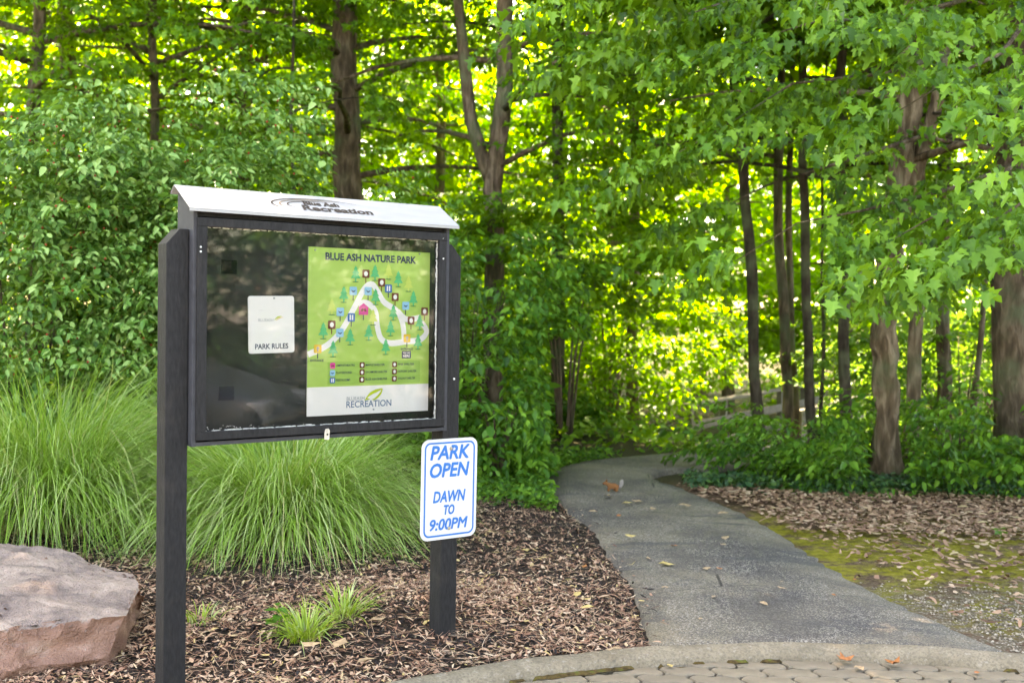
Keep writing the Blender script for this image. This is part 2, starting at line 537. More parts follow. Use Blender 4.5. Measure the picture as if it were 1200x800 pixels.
def terrain(x, y):
    x = np.asarray(x, float); y = np.asarray(y, float)
    z = -.85 * sstep(12.2, 16.3, y) * sstep(1.2, 2.6, x)
    z = z + .35 * sstep(13, 22, y) * (1 - sstep(-1, 1.5, x))
    near = (1 - sstep(9, 12, y)) * sstep(3.6, 4.4, y)
    z = z + near * .018 * (np.sin(3.1 * x + 1.7 * y) + np.sin(4.3 * y - 2.2 * x + 1) - 1.2) * .6
    # mulch bed heaped a little
    pl = np.interp(y, [p[1] for p in PL], [p[0] for p in PL])
    z = z + .03 * (1 - sstep(pl - .55, pl - .05, x)) * (1 - sstep(8, 9.5, y)) * sstep(4.6, 5.2, y)
    d = np.hypot(x - KC[0], y - KC[1])
    z = np.where((d < KR - .06) | (y < 1.2), -.075, z)
    return z

xs = np.concatenate([[-900, -400, -150, -60, -30, -18, -12, -9], np.arange(-7, 8.01, .12), [9, 12, 18, 30, 60, 150, 400, 900]])
ys = np.concatenate([[-900, -400, -150, -60, -25, -10, -4, 0, 1.1, 1.3, 2.2, 3.0], np.arange(3.3, 13, .12), np.arange(13, 24, .5), [26, 30, 36, 45, 70, 150, 400, 900, 1800]])
GX, GY = np.meshgrid(xs, ys)
GZ = terrain(GX, GY)
nx, ny = len(xs), len(ys)
idx = np.arange(nx * ny).reshape(ny, nx)
faces = np.stack([idx[:-1, :-1], idx[:-1, 1:], idx[1:, 1:], idx[1:, :-1]], -1).reshape(-1, 4)
me = bpy.data.meshes.new('ground')
me.from_pydata(np.stack([GX, GY, GZ], -1).reshape(-1, 3).tolist(), [], faces.tolist())
me.update()
ground = link_mesh('ground', me, MATS['ground_soil'], None, True)
tag(ground, kind='structure')

# asphalt path
def resample(P, n):
    P = np.array(P, float)
    s = np.concatenate([[0], np.cumsum(np.hypot(*np.diff(P, axis=0).T))])
    # smooth through the points
    out = []
    for q in np.linspace(0, s[-1], n):
        i = min(max(np.searchsorted(s, q) - 1, 0), len(P) - 2)
        tt = (q - s[i]) / (s[i + 1] - s[i])
        p0, p1, p2, p3 = P[max(i - 1, 0)], P[i], P[i + 1], P[min(i + 2, len(P) - 1)]
        out.append(.5 * ((2 * p1) + (-p0 + p2) * tt + (2 * p0 - 5 * p1 + 4 * p2 - p3) * tt ** 2 + (-p0 + 3 * p1 - 3 * p2 + p3) * tt ** 3))
    return np.array(out)
NPATH = 170
EL = resample(PL, NPATH); ER = resample(PR, NPATH)
EL[:, 0] += .012 * rng.standard_normal(NPATH); ER[:, 0] += .014 * rng.standard_normal(NPATH)
pb = MB(); vv = []; NC = 9
for i in range(NPATH):
    for k in range(NC + 2):
        if k == 0: x, y, dz = EL[i][0] - .02, EL[i][1], -.06
        elif k == NC + 1: x, y, dz = ER[i][0] + .02, ER[i][1], -.06
        else:
            q = (k - 1) / (NC - 1); x, y = EL[i] * (1 - q) + ER[i] * q; dz = .012 + .012 * math.sin(math.pi * q) - (.008 if k in (1, NC) else 0)
        rr0 = math.hypot(x - KC[0], y - KC[1])
        if rr0 < KR - .03: x, y = KC[0] + (x - KC[0]) * (KR - .03) / rr0, KC[1] + (y - KC[1]) * (KR - .03) / rr0
        b0 = -.85 * float(sstep(12.2, 16.3, y) * sstep(1.2, 2.6, x))
        vv.append((x, y, b0 + dz - .03 * (1 - float(sstep(KR - .03, KR + .03, math.hypot(x - KC[0], y - KC[1])))) + .03 * float(sstep(7.5, 9.5, y))))
W_ = NC + 2
ff = [(i * W_ + k, i * W_ + k + 1, (i + 1) * W_ + k + 1, (i + 1) * W_ + k) for i in range(NPATH - 1) for k in range(W_ - 1)]
pb.add(vv, ff)
path = pb.build('path', MATS['asphalt'], None, True)
tag(path, kind='structure')

# kerb: curved concrete edging, rounded top
kb = MB(); prof = [(-.120, -.12), (-.117, -.035), (-.105, -.008), (-.085, .008), (-.02, .022), (.0, .016), (.010, -.08)]
vv = []; N_K = 150
angs = np.linspace(R(-12), R(205), N_K)
for i, an in enumerate(angs):
    for dr, z in prof:
        r_ = KR + dr + .004 * math.sin(i * 1.9) * (1 if dr > -.01 else .3)
        vv.append((KC[0] + r_ * math.cos(an), KC[1] + r_ * math.sin(an), z + .003 * math.sin(i * .8)))
npf = len(prof)
kb.add(vv, [(i * npf + k, (i + 1) * npf + k, (i + 1) * npf + k + 1, i * npf + k + 1) for i in range(N_K - 1) for k in range(npf - 1)])
kerb = kb.build('kerb', MATS['concrete'], None, True)
tag(kerb, kind='structure')

# dirt and moss caught along the foot of the kerb
mv = []; mf = []
for i, an in enumerate(np.linspace(R(55), R(150), 260)):
    w = .001 + .028 * max(0, math.sin(i * .13) * .5 + math.sin(i * .047 + 1) * .6 - .15 + .3 * math.sin(i * .71)) + .004 * random.random()
    for r_, z in ((KR - .116, -.027), (KR - .122 - w * .4, -.0285), (KR - .124 - w, -.034)):
        mv.append((KC[0] + r_ * math.cos(an), KC[1] + r_ * math.sin(an), z - (.02 if w < .006 else 0) + .004 * random.random()))
mf = [(i * 3 + k, (i + 1) * 3 + k, (i + 1) * 3 + k + 1, i * 3 + k + 1) for i in range(259) for k in range(2)]
o = MB().add(mv, mf).build('moss', MATS['gutter_moss'], None, True)
tag(o, 'brown and green moss caught in the gutter below the curved kerb', 'moss', kind='stuff')

# forecourt of zigzag interlocking pavers
court = empty('forecourt_paving', (1.4, 4.2, -.035))
tag(court, kind='structure')
PA, PB_, DL, JN = .112, .056, .012, .0055
def paver_mesh(seed):
    rd = random.Random(seed)
    prof_x = [(-1, 0), (-.75, 1), (-.25, -1), (0, 0), (.25, 1), (.75, -1)]
    side = [(-1, 0), (-.5, 1), (.5, -1)]
    pts = [(x * PA, -PB_ + d_ * DL) for x, d_ in prof_x]
    pts += [(PA + d_ * DL, y * PB_) for y, d_ in side]
    pts += [(x * PA, PB_ + d_ * DL) for x, d_ in [(1, 0), (.75, -1), (.25, 1), (0, 0), (-.25, -1), (-.75, 1)]]
    pts += [(-PA + d_ * DL, y * PB_) for y, d_ in [(1, 0), (.5, -1), (-.5, 1)]]
    n = len(pts)
    def ring(ins, z):
        return [(x * (1 - ins / PA) , y * (1 - ins / PB_), z) for x, y in pts]
    v = ring(JN, -.05) + ring(JN, -.006) + ring(JN + .006, 0.0)
    f = [(k * n + i, k * n + (i + 1) % n, (k + 1) * n + (i + 1) % n, (k + 1) * n + i) for k in range(2) for i in range(n)]
    f.append(tuple(2 * n + i for i in range(n)))
    me_ = bpy.data.meshes.new('paver'); me_.from_pydata(v, [], f); me_.update()
    me_.materials.append(MATS['paver'])
    return me_
pmesh = paver_mesh(1)
npv = 0
for row in range(22):
    yy = 4.98 - row * 2 * PB_
    for cx_ in range(-12, 24):
        xx = cx_ * 2 * PA + (PA if row % 2 else 0)
        if math.hypot(xx - KC[0], yy - KC[1]) < KR - .07 and -1.4 < xx < 3.9 and npv < 290:
            o = bpy.data.objects.new('paver', pmesh); col.objects.link(o); o.parent = court
            o.location = (xx - 1.4, yy - 4.2, random.uniform(-.003, .002)); o.rotation_euler = (random.uniform(-.008, .008), random.uniform(-.008, .008), random.uniform(-.012, .012))
            npv += 1

# ------------------------------------------------------------------ foliage machinery
def leaf_shape(kind):
    if kind == 'maple':
        h = [(0, 0), (.14, -.05), (.34, .02), (.24, .17), (.54, .40), (.32, .42), (.17, .50), (.21, .70), (0, 1.0)]
    elif kind == 'maple_lo':
        h = [(0, 0), (.36, .04), (.22, .22), (.54, .46), (.16, .54), (0, 1.0)]
    elif kind == 'lance':
        h = [(0, 0), (.19, .28), (.18, .60), (0, 1.0)]
    elif kind == 'oval':
        h = [(0, 0), (.25, .28), (.24, .62), (0, 1.0)]
    else:
        h = [(0, 0), (.40, .45), (0, 1.0)]
    V = []
    for x, y in h: V.append((x, y, abs(x) * .28 - .16 * y * y))
    nh = len(h)
    left = []
    for i in range(1, nh - 1):
        x, y = h[i]; V.append((-x, y, abs(x) * .28 - .16 * y * y)); left.append(nh + i - 1)
    polys = [list(range(nh)), [0, nh - 1] + left[::-1]]
    return np.array(V), polys
SHAPES = {k: leaf_shape(k) for k in ('maple', 'maple_lo', 'oval', 'lance', 'quad')}

def frames_from(dirs, normals_hint, roll):
    y = dirs / np.linalg.norm(dirs, axis=1, keepdims=True)
    z = normals_hint - y * (normals_hint * y).sum(1, keepdims=True)
    z /= np.linalg.norm(z, axis=1, keepdims=True) + 1e-9
    x = np.cross(y, z)
    c_, s_ = np.cos(roll)[:, None], np.sin(roll)[:, None]
    x2 = c_ * x + s_ * z; z2 = -s_ * x + c_ * z
    return np.stack([x2, y, z2], -1)      # columns

def spray_template(seed, n_side=4, dens=.11, leaf=.11, droop=(15, 60), spread=.42):
    r = np.random.default_rng(seed)
    pos, dr = [], []
    def axis_pts(p0, d0, length, sag):
        n = max(2, int(length / dens))
        for i in range(1, n + 1):
            q = i / n
            p = p0 + d0 * length * q + np.array([0, 0, -sag * q * q])
            for s in ((-1, 1) if i < n else (-1, 0, 1)):
                ang = math.radians(r.uniform(35, 75)) * s
                ca, sa = math.cos(ang), math.sin(ang)
                hd = np.array([d0[0] * ca - d0[1] * sa, d0[0] * sa + d0[1] * ca, 0])
                dp = math.radians(r.uniform(*droop))
                dv = hd * math.cos(dp) + np.array([0, 0, -math.sin(dp)])
                pos.append(p + hd * .05 + r.normal(0, .018, 3)); dr.append(dv)
    axis_pts(np.zeros(3), np.array([1., 0, 0]), 1.0, .18)
    for k in range(n_side):
        q = (k + .7) / (n_side + .3)
        s = 1 if k % 2 else -1
        a_ = math.radians(r.uniform(38, 60)) * s
        axis_pts(np.array([q, 0, -.18 * q * q]), np.array([math.cos(a_), math.sin(a_), 0]), r.uniform(.6, 1.1) * spread, .08)
    pos = np.array(pos); dr = np.array(dr)
    n = len(pos)
    rot = frames_from(dr, np.tile([0, 0, 1.], (n, 1)) + r.normal(0, .18, (n, 3)), r.normal(0, .28, n))
    return pos, rot, leaf * r.uniform(.7, 1.2, n), r.random(n)

TEMPL = {
    'maple': [spray_template(100 + i, leaf=.098, dens=.105, droop=(20, 58)) for i in range(9)],
    'canopy': [spray_template(200 + i, leaf=.115, dens=.125, droop=(5, 55)) for i in range(6)],
    'coarse': [spray_template(300 + i, 3, .2, .20, (0, 60), .5) for i in range(5)],
    'bush': [spray_template(400 + i, 3, .12, .12, (5, 50), .40) for i in range(6)],
}
CLEAR = []      # gaps in the foliage: (x0, y0, x1, y1, nearest depth kept)

TRUNK_WIN = [(1014, 380, 1066, 572, 10.25), (1160, 330, 1205, 510, 10.9)]
def keep(P, scale, wins=None):
    px, py, dp = project(P)
    ok = np.ones(len(px), bool)
    for x0, y0, x1, y1, dmin in (CLEAR if wins is None else wins):
        ok &= ~((px > x0) & (px < x1) & (py > y0) & (py < y1) & (dp < dmin))
    return ok

def assemble(sprays, kind, seed=0, clear=True):
    """sprays: list of (pos, azimuth, elevation, scale, tone shift)"""
    r = np.random.default_rng(seed)
    T = TEMPL[kind]
    Ps, Rs, Ss, Ts = [], [], [], []
    for (p, az, el, sc, ts) in sprays:
        tp_, tr_, ts_, tt_ = T[r.integers(len(T))]
        ca, sa, ce, se = math.cos(az), math.sin(az), math.cos(el), math.sin(el)
        M = np.array([[ca * ce, -sa, -ca * se], [sa * ce, ca, -sa * se], [se, 0, ce]])
        Ps.append(np.asarray(p) + sc * tp_ @ M.T)
        Rs.append(np.einsum('ij,njk->nik', M, tr_))
        Ss.append(sc ** .5 * ts_ if kind != 'bush' else sc * ts_)
        Ts.append(np.clip(tt_ ** 1.25 * .85 + .07 + ts, 0, 1))  # skewed dark with sparse pale leaves, putting shade and highlights into leaf colour
    P = np.concatenate(Ps); Rm = np.concatenate(Rs); S = np.concatenate(Ss); T_ = np.concatenate(Ts)
    if clear or clear is None:
        k = keep(P, S, TRUNK_WIN if clear is None else None)
        P, Rm, S, T_ = P[k], Rm[k], S[k], T_[k]
    return P, Rm, S, T_

def leaves_mesh(name, fr, shape, mat):
    P, Rm, S, T_ = fr
    V, polys = SHAPES[shape]
    rv = np.random.default_rng(len(P))
    n_ = len(P)
    S = S * rv.choice([.6, .8, 1, 1, 1.15], n_)
    VV = V[None] * np.stack([rv.uniform(.72, 1.15, n_), np.ones(n_), rv.uniform(-.3, 2.4, n_)], -1)[:, None, :]
    VV[:, :, 0] += rv.normal(0, .10, n_)[:, None] * VV[:, :, 1] ** 2
    W = P[:, None, :] + S[:, None, None] * np.einsum('nij,nkj->nki', Rm, VV)
    me_ = bulk_mesh(name, W, polys, T_)
    me_.materials.append(MATS[mat])
    return me_

def limb_sprays(axis, H, z0, n, Lmax, seed, sprays_per=7, az_ok=None, rise=(.15, .5), sc=(.7, 1.1), trunk_r=.1, profile=None):
    """limbs round a trunk: returns limb tubes and the sprays they carry"""
    rd = random.Random(seed)
    limbs, sprays = [], []
    ax = [Vector(p) for p in axis]
    def ax_at(z):
        for a_, b_ in zip(ax[:-1], ax[1:]):
            if a_.z <= z <= b_.z:
                return a_.lerp(b_, (z - a_.z) / max(1e-6, b_.z - a_.z))
        return ax[-1].copy()
    for k in range(n):
        z = z0 + (H - z0) * (k + rd.random() * .8) / n
        az = k * 2.399 + rd.uniform(-.5, .5)
        if az_ok and not az_ok(az, z):
            continue
        q = (z - z0) / (H - z0)
        L = Lmax * (1 - .62 * q) * rd.uniform(.75, 1.15) if profile is None else Lmax * profile(q) * rd.uniform(.8, 1.15)
        p = ax_at(z); e = rd.uniform(*rise)
        pts = [p.copy()]
        aa = az
        for s in range(5):
            aa += rd.uniform(-.22, .22)
            e -= .11
            p = p + Vector((math.cos(aa) * math.cos(e), math.sin(aa) * math.cos(e), math.sin(e))) * (L / 5)
            pts.append(p.copy())
        r0 = min(trunk_r * .5, .012 * L + .010)
        limbs.append((pts, [r0 * (1 - .16 * i) for i in range(6)]))
        ts = rd.uniform(-.12, .12)
        for j in range(sprays_per):
            q2 = .28 + .72 * (j + rd.random() * .6) / sprays_per
            i = min(int(q2 * 5), 4)
            pp = pts[i].lerp(pts[i + 1], q2 * 5 - i)
            side = rd.uniform(.5, 1.1) * (1 if j % 2 else -1)
            if j == sprays_per - 1: side = 0
            sprays.append(((pp.x, pp.y, pp.z), aa + side, rd.uniform(-.25, .2), rd.uniform(*sc), ts + rd.uniform(-.06, .06)))
    return limbs, sprays

# shared tall crowns that close the canopy above
def crown_proto(seed, rad, h, n, leafk='coarse'):
    r = np.random.default_rng(seed)
    sp = []
    while len(sp) < n:
        q = r.uniform(-1, 1, 3)
        if not .25 < (q ** 2).sum() < 1: continue
        az = math.atan2(q[1], q[0]) + r.uniform(-.6, .6)
        sp.append(((q[0] * rad, q[1] * rad, q[2] * h / 2), az, r.uniform(-.3, .3), r.uniform(.9, 1.5), r.uniform(-.15, .15)))
    return leaves_mesh('crown', assemble(sp, leafk, seed, clear=False), 'quad', 'canopy_leaf')
CROWNS = [crown_proto(900 + i, 3.1, 8.5, 330) for i in range(3)]

# gaps that let trunks, sky and the sunlit wood behind show
CLEAR += [
    (388, 50, 426, 232, 14.8), (540, 104, 562, 205, 12.9), (562, 205, 598, 335, 12.9), (170, 90, 190, 165, 14.8),
    (860, 215, 902, 475, 12.9), (902, 170, 944, 475, 13.8), (934, 205, 968, 485, 12.9), (505, 140, 525, 225, 21),
    (1012, 378, 1068, 575, 10.2), (1060, 372, 1088, 540, 11.4), (1093, 375, 1120, 460, 12.8), (1158, 315, 1205, 520, 10.9), (960, 370, 1012, 440, 10.2), (1118, 385, 1160, 440, 10.9),
    (1052, 95, 1080, 152, 10.2), (1080, 95, 1104, 148, 10.2),
    (232, 8, 272, 36, 99), (896, 14, 916, 32, 99), (566, 430, 592, 470, 12.9),
    (838, 452, 960, 514, 16.0), (640, 395, 800, 532, 13.5), (650, 530, 815, 600, 12.6), (690, 330, 800, 395, 12.4),
]

def build_tree(label, base, ctrl, H, r0, matn, limbs_n, z0, Lmax, seed, leafk='canopy', shape='maple_lo', leafmat='canopy_leaf', upper=True,
               az_ok=None, group=None, name='deciduous_tree', sprays_per=7, wob=.08, top_r=.35, flare=1.5, extra=None, rise=(.15, .5), zmax=7.0, cat='tree', lump=0.0, wander=.02):
    """ctrl: further points of the trunk axis above the base"""
    root = empty(name, base)
    tag(root, label, cat, group)
    B = Vector(base)
    axis = [B + Vector((0, 0, -.15))] + [Vector(c_) for c_ in ctrl]
    last = axis[-1]
    if last.z < H: axis.append(Vector((last.x + (last.x - axis[-2].x) * .4, last.y, H)))
    # resample trunk
    zz = np.concatenate([[axis[0].z, B.z + .05, B.z + .15, B.z + .35], np.arange(B.z + .5, H, .13 if lump else .4), [H]])
    pts, rad = [], []
    rd = random.Random(seed)
    for z in zz:
        for a_, b_ in zip(axis[:-1], axis[1:]):
            if a_.z <= z <= b_.z + 1e-6:
                q = (z - a_.z) / max(1e-6, b_.z - a_.z); p = a_.lerp(b_, q); break
        h_ = max(0, z - B.z)
        fl = 1 + (flare - 1) * math.exp(-h_ / .16)
        wq = wander * min(1, h_ / .8)
        pts.append(p + Vector((rd.uniform(-1, 1), rd.uniform(-1, 1), 0)) * r0 * .12 + Vector((math.sin(h_ * (1.1 + .13 * (seed % 7)) + seed * 2.3) + .5 * math.sin(h_ * 3.9 + seed * 5.1), math.cos(h_ * 1.3 + seed * 1.7), 0)) * wq - B)
        rad.append(r0 * (1 - (1 - top_r) * h_ / (H - B.z)) * fl * (1 + lump * (math.sin(h_ * 7.3) * .6 + math.sin(h_ * 15.1 + 1) * .5)))
    mb = MB().tube(pts, rad, 14, wob, seed)
    if extra:
        for (ep, er) in extra:
            mb.tube([Vector(p) - B for p in ep], er, 10, wob, seed + 5)
    limbs, sprays = limb_sprays([Vector(p) + B for p in pts], min(H, zmax), z0, limbs_n, Lmax, seed, sprays_per, az_ok, rise, trunk_r=r0, profile=lambda q: 1 - .25 * q)
    for lp, lr in limbs:
        mb.tube([p - B for p in lp], lr, 6, .05, seed)
    mb.build('trunk', MATS[matn], root, True)
    if sprays:
        fr = assemble(sprays, leafk, seed)
        me_ = leaves_mesh('crown', fr, shape, leafmat)
        o_ = link_mesh('crown', me_, None, root)
        o_.location = -B
        if len(fr[0]) > 300: o_['kind'] = 'stuff'
    if upper:
        o_ = link_mesh('upper_crown', CROWNS[seed % 3], None, root)
        o_.location = axis[-1] - B + Vector((0, 0, -2.4)) if H > 9 else Vector((0, 0, H - 1))
        o_.rotation_euler = (0, 0, seed * 1.7)
        o_['kind'] = 'stuff'
    return root

# ------------------------------------------------------------------ trees one can tell apart
def base_at(px, Y, dx=0):
    p = at(px, 500, Y)
    return (p.x + dx, Y, float(terrain(p.x + dx, Y)))
def axis_px(lst, Y):
    return [tuple(at(px, py, Y)) for px, py in lst]

build_tree('thick straight trunk rising behind the board roof in leafy shade', base_at(408, 15), axis_px([(406, 230), (405, 60)], 15), 14, .215, 'bark_brown', 18, 3.2, 3.2, 21)
build_tree('tree whose trunk forks into two limbs right of the board', base_at(572, 13), axis_px([(578, 330), (580, 215), (592, 90), (592, 0)], 13), 13, .125, 'bark_brown', 13, 2.9, 2.8, 22,
           extra=[(axis_px([(579, 222), (566, 185), (552, 140), (546, 90), (540, 30), (530, -60)], 13), [.085, .08, .075, .068, .06, .05])])
build_tree('slim dark trunk above the berry bushes on the left', base_at(178, 15), axis_px([(178, 170), (180, 30)], 15), 12, .075, 'bark_brown', 20, 3.1, 3.0, 23)
build_tree('hair-thin sapling stem left of the thick straight trunk', base_at(342, 13), axis_px([(343, 220), (345, 40)], 13), 7, .032, 'bark_dark', 6, 3.4, 1.5, 24, upper=False, name='sapling', cat='sapling')
build_tree('pale far trunk half hidden between the thick trunk and the fork', base_at(515, 22), axis_px([(515, 230), (517, 100)], 22), 13, .12, 'bark_grey', 8, 5.0, 1.8, 25, leafmat='far_leaf', upper=False)
nf = lambda az, z: z > 3.2 or math.sin(az) > -.2
build_tree('slim dark trunk leaning left, leftmost of the cluster by the footbridge', base_at(893, 13), axis_px([(888, 470), (877, 300), (868, 180), (862, 60)], 13), 12, .070, 'bark_dark', 12, 2.9, 2.6, 26, az_ok=nf, flare=1.2)
build_tree('brown slim trunk just right of the left-leaning one', base_at(924, 14), axis_px([(921, 460), (915, 300), (912, 190)], 14), 12, .070, 'bark_brown', 11, 3.0, 2.6, 27, az_ok=nf, flare=1.2)
build_tree('thinner of the paired brown trunks near the footbridge', base_at(934, 14.5), axis_px([(931, 460), (927, 300), (925, 190)], 14.5), 11, .052, 'bark_brown', 9, 3.1, 2.2, 28, az_ok=nf, flare=1.2)
build_tree('dark slanting trunk, rightmost of the cluster by the footbridge', base_at(957, 13), axis_px([(951, 460), (943, 300), (938, 190)], 13), 12, .060, 'bark_dark', 11, 3.0, 2.4, 29, az_ok=nf, flare=1.2)
build_tree('straight black sapling stem beside the slanting dark trunk', base_at(961, 13.6), axis_px([(962, 440), (963, 320)], 13.6), 6, .026, 'bark_dark', 5, 3.0, 1.2, 30, upper=False, name='sapling', cat='sapling')
build_tree('stout knobbly trunk with peeling bark at the edge of the leaf litter', base_at(1041, 10.3), axis_px([(1036, 520), (1042, 430), (1038, 390), (1052, 250), (1064, 120), (1066, 0)], 10.3), 13, .116, 'bark_grey', 9, 2.9, 2.6, 31,
           wob=.26, flare=1.3, lump=.13, wander=.03, extra=[(axis_px([(1050, 270), (1074, 200), (1097, 120), (1112, 20)], 10.3), [.07, .066, .062, .055])])
build_tree('pale smooth trunk just right of the stout knobbly one', base_at(1068, 11.5), axis_px([(1072, 440), (1074, 370), (1076, 200)], 11.5), 11, .075, 'bark_grey', 5, 3.2, 2.0, 32, flare=1.2)
build_tree('brown trunk between the pale smooth trunk and the thick right one', base_at(1106, 13), axis_px([(1106, 440), (1104, 330)], 13), 11, .085, 'bark_brown', 8, 3.0, 2.2, 33, flare=1.2)
build_tree('thin crooked sapling left of the thick right trunk', base_at(1140, 12), axis_px([(1142, 470), (1152, 380), (1156, 300)], 12), 6, .035, 'bark_brown', 6, 2.6, 1.4, 34, upper=False, name='sapling', cat='sapling')
fr_only = lambda az, z: math.sin(az) < .15
build_tree('dark short-looking trunk in shade left of the bend of the path', base_at(654, 14.2), axis_px([(655, 460), (652, 330)], 14.2), 12, .09, 'bark_dark', 11, 3.4, 2.6, 35, az_ok=fr_only, upper=False)
build_tree('slim trunk at the top left corner behind the bushes', base_at(40, 14), axis_px([(40, 200), (44, 20)], 14), 13, .10, 'bark_brown', 20, 3.0, 3.2, 36)
build_tree('slim trunk hidden in leaves above the middle of the path', base_at(742, 15.5), axis_px([(742, 300), (745, 60)], 15.5), 13, .085, 'bark_brown', 13, 3.6, 3.0, 37, az_ok=fr_only)
build_tree('slim shaded trunk beyond the board, left of the thick one', base_at(286, 17), axis_px([(286, 200), (288, 20)], 17), 14, .10, 'bark_brown', 22, 3.4, 3.4, 38)

# near maple on the right: its boughs reach over the litter, big leaves one can pick out
MB_ = Vector(base_at(1190, 11))
maple = empty('maple_tree', MB_)
tag(maple, 'thick maple at the right edge with broad leafy boughs reaching over the path', 'tree')
mbm = MB()
maxis = [MB_ + Vector((0, 0, -.15)), MB_ + Vector((0, 0, .15)), MB_ + Vector((0, 0, .5))] + [at(1188, 470, 11), at(1186, 330, 11), at(1192, 120, 11), at(1196, -60, 11), at(1200, -900, 11)]
mbm.tube([p - MB_ for p in maxis], [.30, .235, .205, .19, .175, .16, .14, .08], 16, .14, 41)
msprays = []
rd = random.Random(77)
# boughs: list of (start, list of image points with depth, tier half width)
boughs = [
    [(1192, 150, 11), (1180, 190, 9.6), (1100, 225, 8.3), (1010, 240, 7.6), (930, 275, 7.3), (880, 300, 7.2)],
    [(1192, 120, 11), (1210, 170, 9.2), (1180, 205, 7.6), (1100, 250, 7.0), (1030, 290, 6.8)],
    [(1192, 60, 11), (1230, 150, 9.0), (1260, 210, 7.0), (1180, 255, 6.5), (1110, 300, 6.4)],
    [(1190, 30, 11), (1120, 50, 9.5), (1030, 80, 8.4), (940, 110, 8.0), (860, 150, 7.8), (800, 190, 7.8)],
    [(1192, 0, 11), (1150, 10, 9.2), (1060, 20, 8.0), (960, 30, 7.6), (870, 60, 7.5)],
    [(1196, -40, 11), (1220, 10, 8.6), (1190, 60, 7.2), (1120, 100, 6.8), (1060, 140, 6.8)],
    [(1196, -60, 11), (1260, 0, 8.0), (1250, 60, 6.4), (1195, 110, 6.0)],
    [(1190, -60, 11), (1090, -30, 9.4), (980, -20, 8.6), (880, 0, 8.4), (780, 30, 8.4), (720, 70, 8.4)],
    [(1188, 280, 11), (1140, 285, 9.8), (1080, 295, 9.2), (1030, 315, 9.0)],
    [(1188, 240, 11), (1230, 260, 9.4), (1190, 290, 8.4), (1140, 315, 8.2)],
    [(1190, 180, 11), (1080, 170, 10), (980, 190, 9.4), (900, 215, 9.2), (830, 255, 9.2)],
    [(1200, -300, 11), (1100, -160, 8.6), (960, -90, 7.6), (820, -50, 7.4), (700, -10, 7.6)],
    [(1200, -300, 11), (1250, -200, 8), (1180, -120, 6.4), (1060, -60, 6.0)],
]
for bi, bl in enumerate(boughs):
    pts = [at(*b_) for b_ in bl]
    pts = [p + Vector((rd.uniform(-.09, .09), rd.uniform(-.09, .09), rd.uniform(-.06, .10))) if 0 < i else p for i, p in enumerate(pts)]
    mbm.tube([p - MB_ for p in pts], [max(.003, .026 * (1 - .22 * i)) for i in range(len(pts))], 7, .10, 50 + bi)
    n = len(pts) - 1
    ns = n * (4 if bi in (8, 9, 10) else 5)
    for j in range(ns):
        q = .30 + .72 * (j + rd.random()) / ns
        q = min(q, .999) * n
        i = int(q)
        p = pts[i].lerp(pts[i + 1], q - i)
        d_ = pts[i + 1] - pts[i]
        az = math.atan2(d_.y, d_.x) + rd.choice((-1, 1)) * rd.uniform(.2, 1.25)
        if j > ns - 3: az = math.atan2(d_.y, d_.x)
        off = rd.uniform(-.12, .08)
        msprays.append(((p.x, p.y, p.z + off), az, rd.uniform(-.38, -.08), rd.uniform(.5, .95), rd.uniform(-.16, .16)))
mbm.build('trunk', MATS['bark_brown'], maple, True)
fr = assemble(msprays, 'maple', 5)
px, py, dp = project(fr[0])
inview = (px > 5) & (px < 1195) & (py > 5) & (py < 500)
size = np.where(inview, fr[2] / dp, 0)
order = np.argsort(-size)
pick = order[:300]
rest = np.ones(len(px), bool); rest[pick] = False
o = link_mesh('crown', leaves_mesh('crown', tuple(a_[rest] for a_ in fr), 'maple', 'maple_leaf'), None, maple)
o.location = -MB_; o['kind'] = 'stuff'
lm = []
for k in range(5):
    V, polys = SHAPES['maple']
    V = V.copy(); V[:, 2] += .05 * np.sin(3 * V[:, 1] + k) * (1 + V[:, 0]); V[:, 0] *= 1 + .05 * (k - 2)
    me_ = bulk_mesh('leaf', V[None], polys, np.array([.25 + .13 * k])); me_.materials.append(MATS['maple_leaf']); lm.append(me_)
for k, i in enumerate(pick):
    o = bpy.data.objects.new('leaf', lm[k % 5]); col.objects.link(o); o.parent = maple
    M4 = Matrix([list(r_) for r_ in fr[1][i]]).to_4x4() @ Matrix.Scale(float(fr[2][i]), 4)
    M4.translation = Vector(fr[0][i]) - MB_
    o.matrix_local = M4
o = link_mesh('upper_crown', CROWNS[1], None, maple); o.location = (0, 0, 9.5); o['kind'] = 'stuff'

# more maple-like mid trees whose low boughs fill the middle of the picture
build_tree('leafy maple whose low boughs hang over the bend of the path', base_at(992, 12.4), axis_px([(990, 330), (985, 100)], 12.4), 13, .065, 'bark_dark', 18, 2.7, 4.0, 42, leafk='canopy', leafmat='maple_leaf', name='maple_tree', az_ok=nf)

# trees beside the frame that carry the same canopy on, added to block side light
for k, (x, y, h, s) in enumerate([(-8.5, 13, 14, 51), (-6.8, 17, 15, 52), (8.6, 13.5, 14, 53), (7.4, 17, 15, 54)]):
    build_tree(['tree on the far left just outside the berry bushes', 'tall tree in the second row at left', 'tree in shade beyond the right edge', 'tall tree in the second row at right'][k],
               (x, y, float(terrain(x, y))), [(x + .1, y, 4), (x, y, 8)], h, .15, 'bark_brown', 12, 3.0 + .8 * (k > 0), 3.2, s)

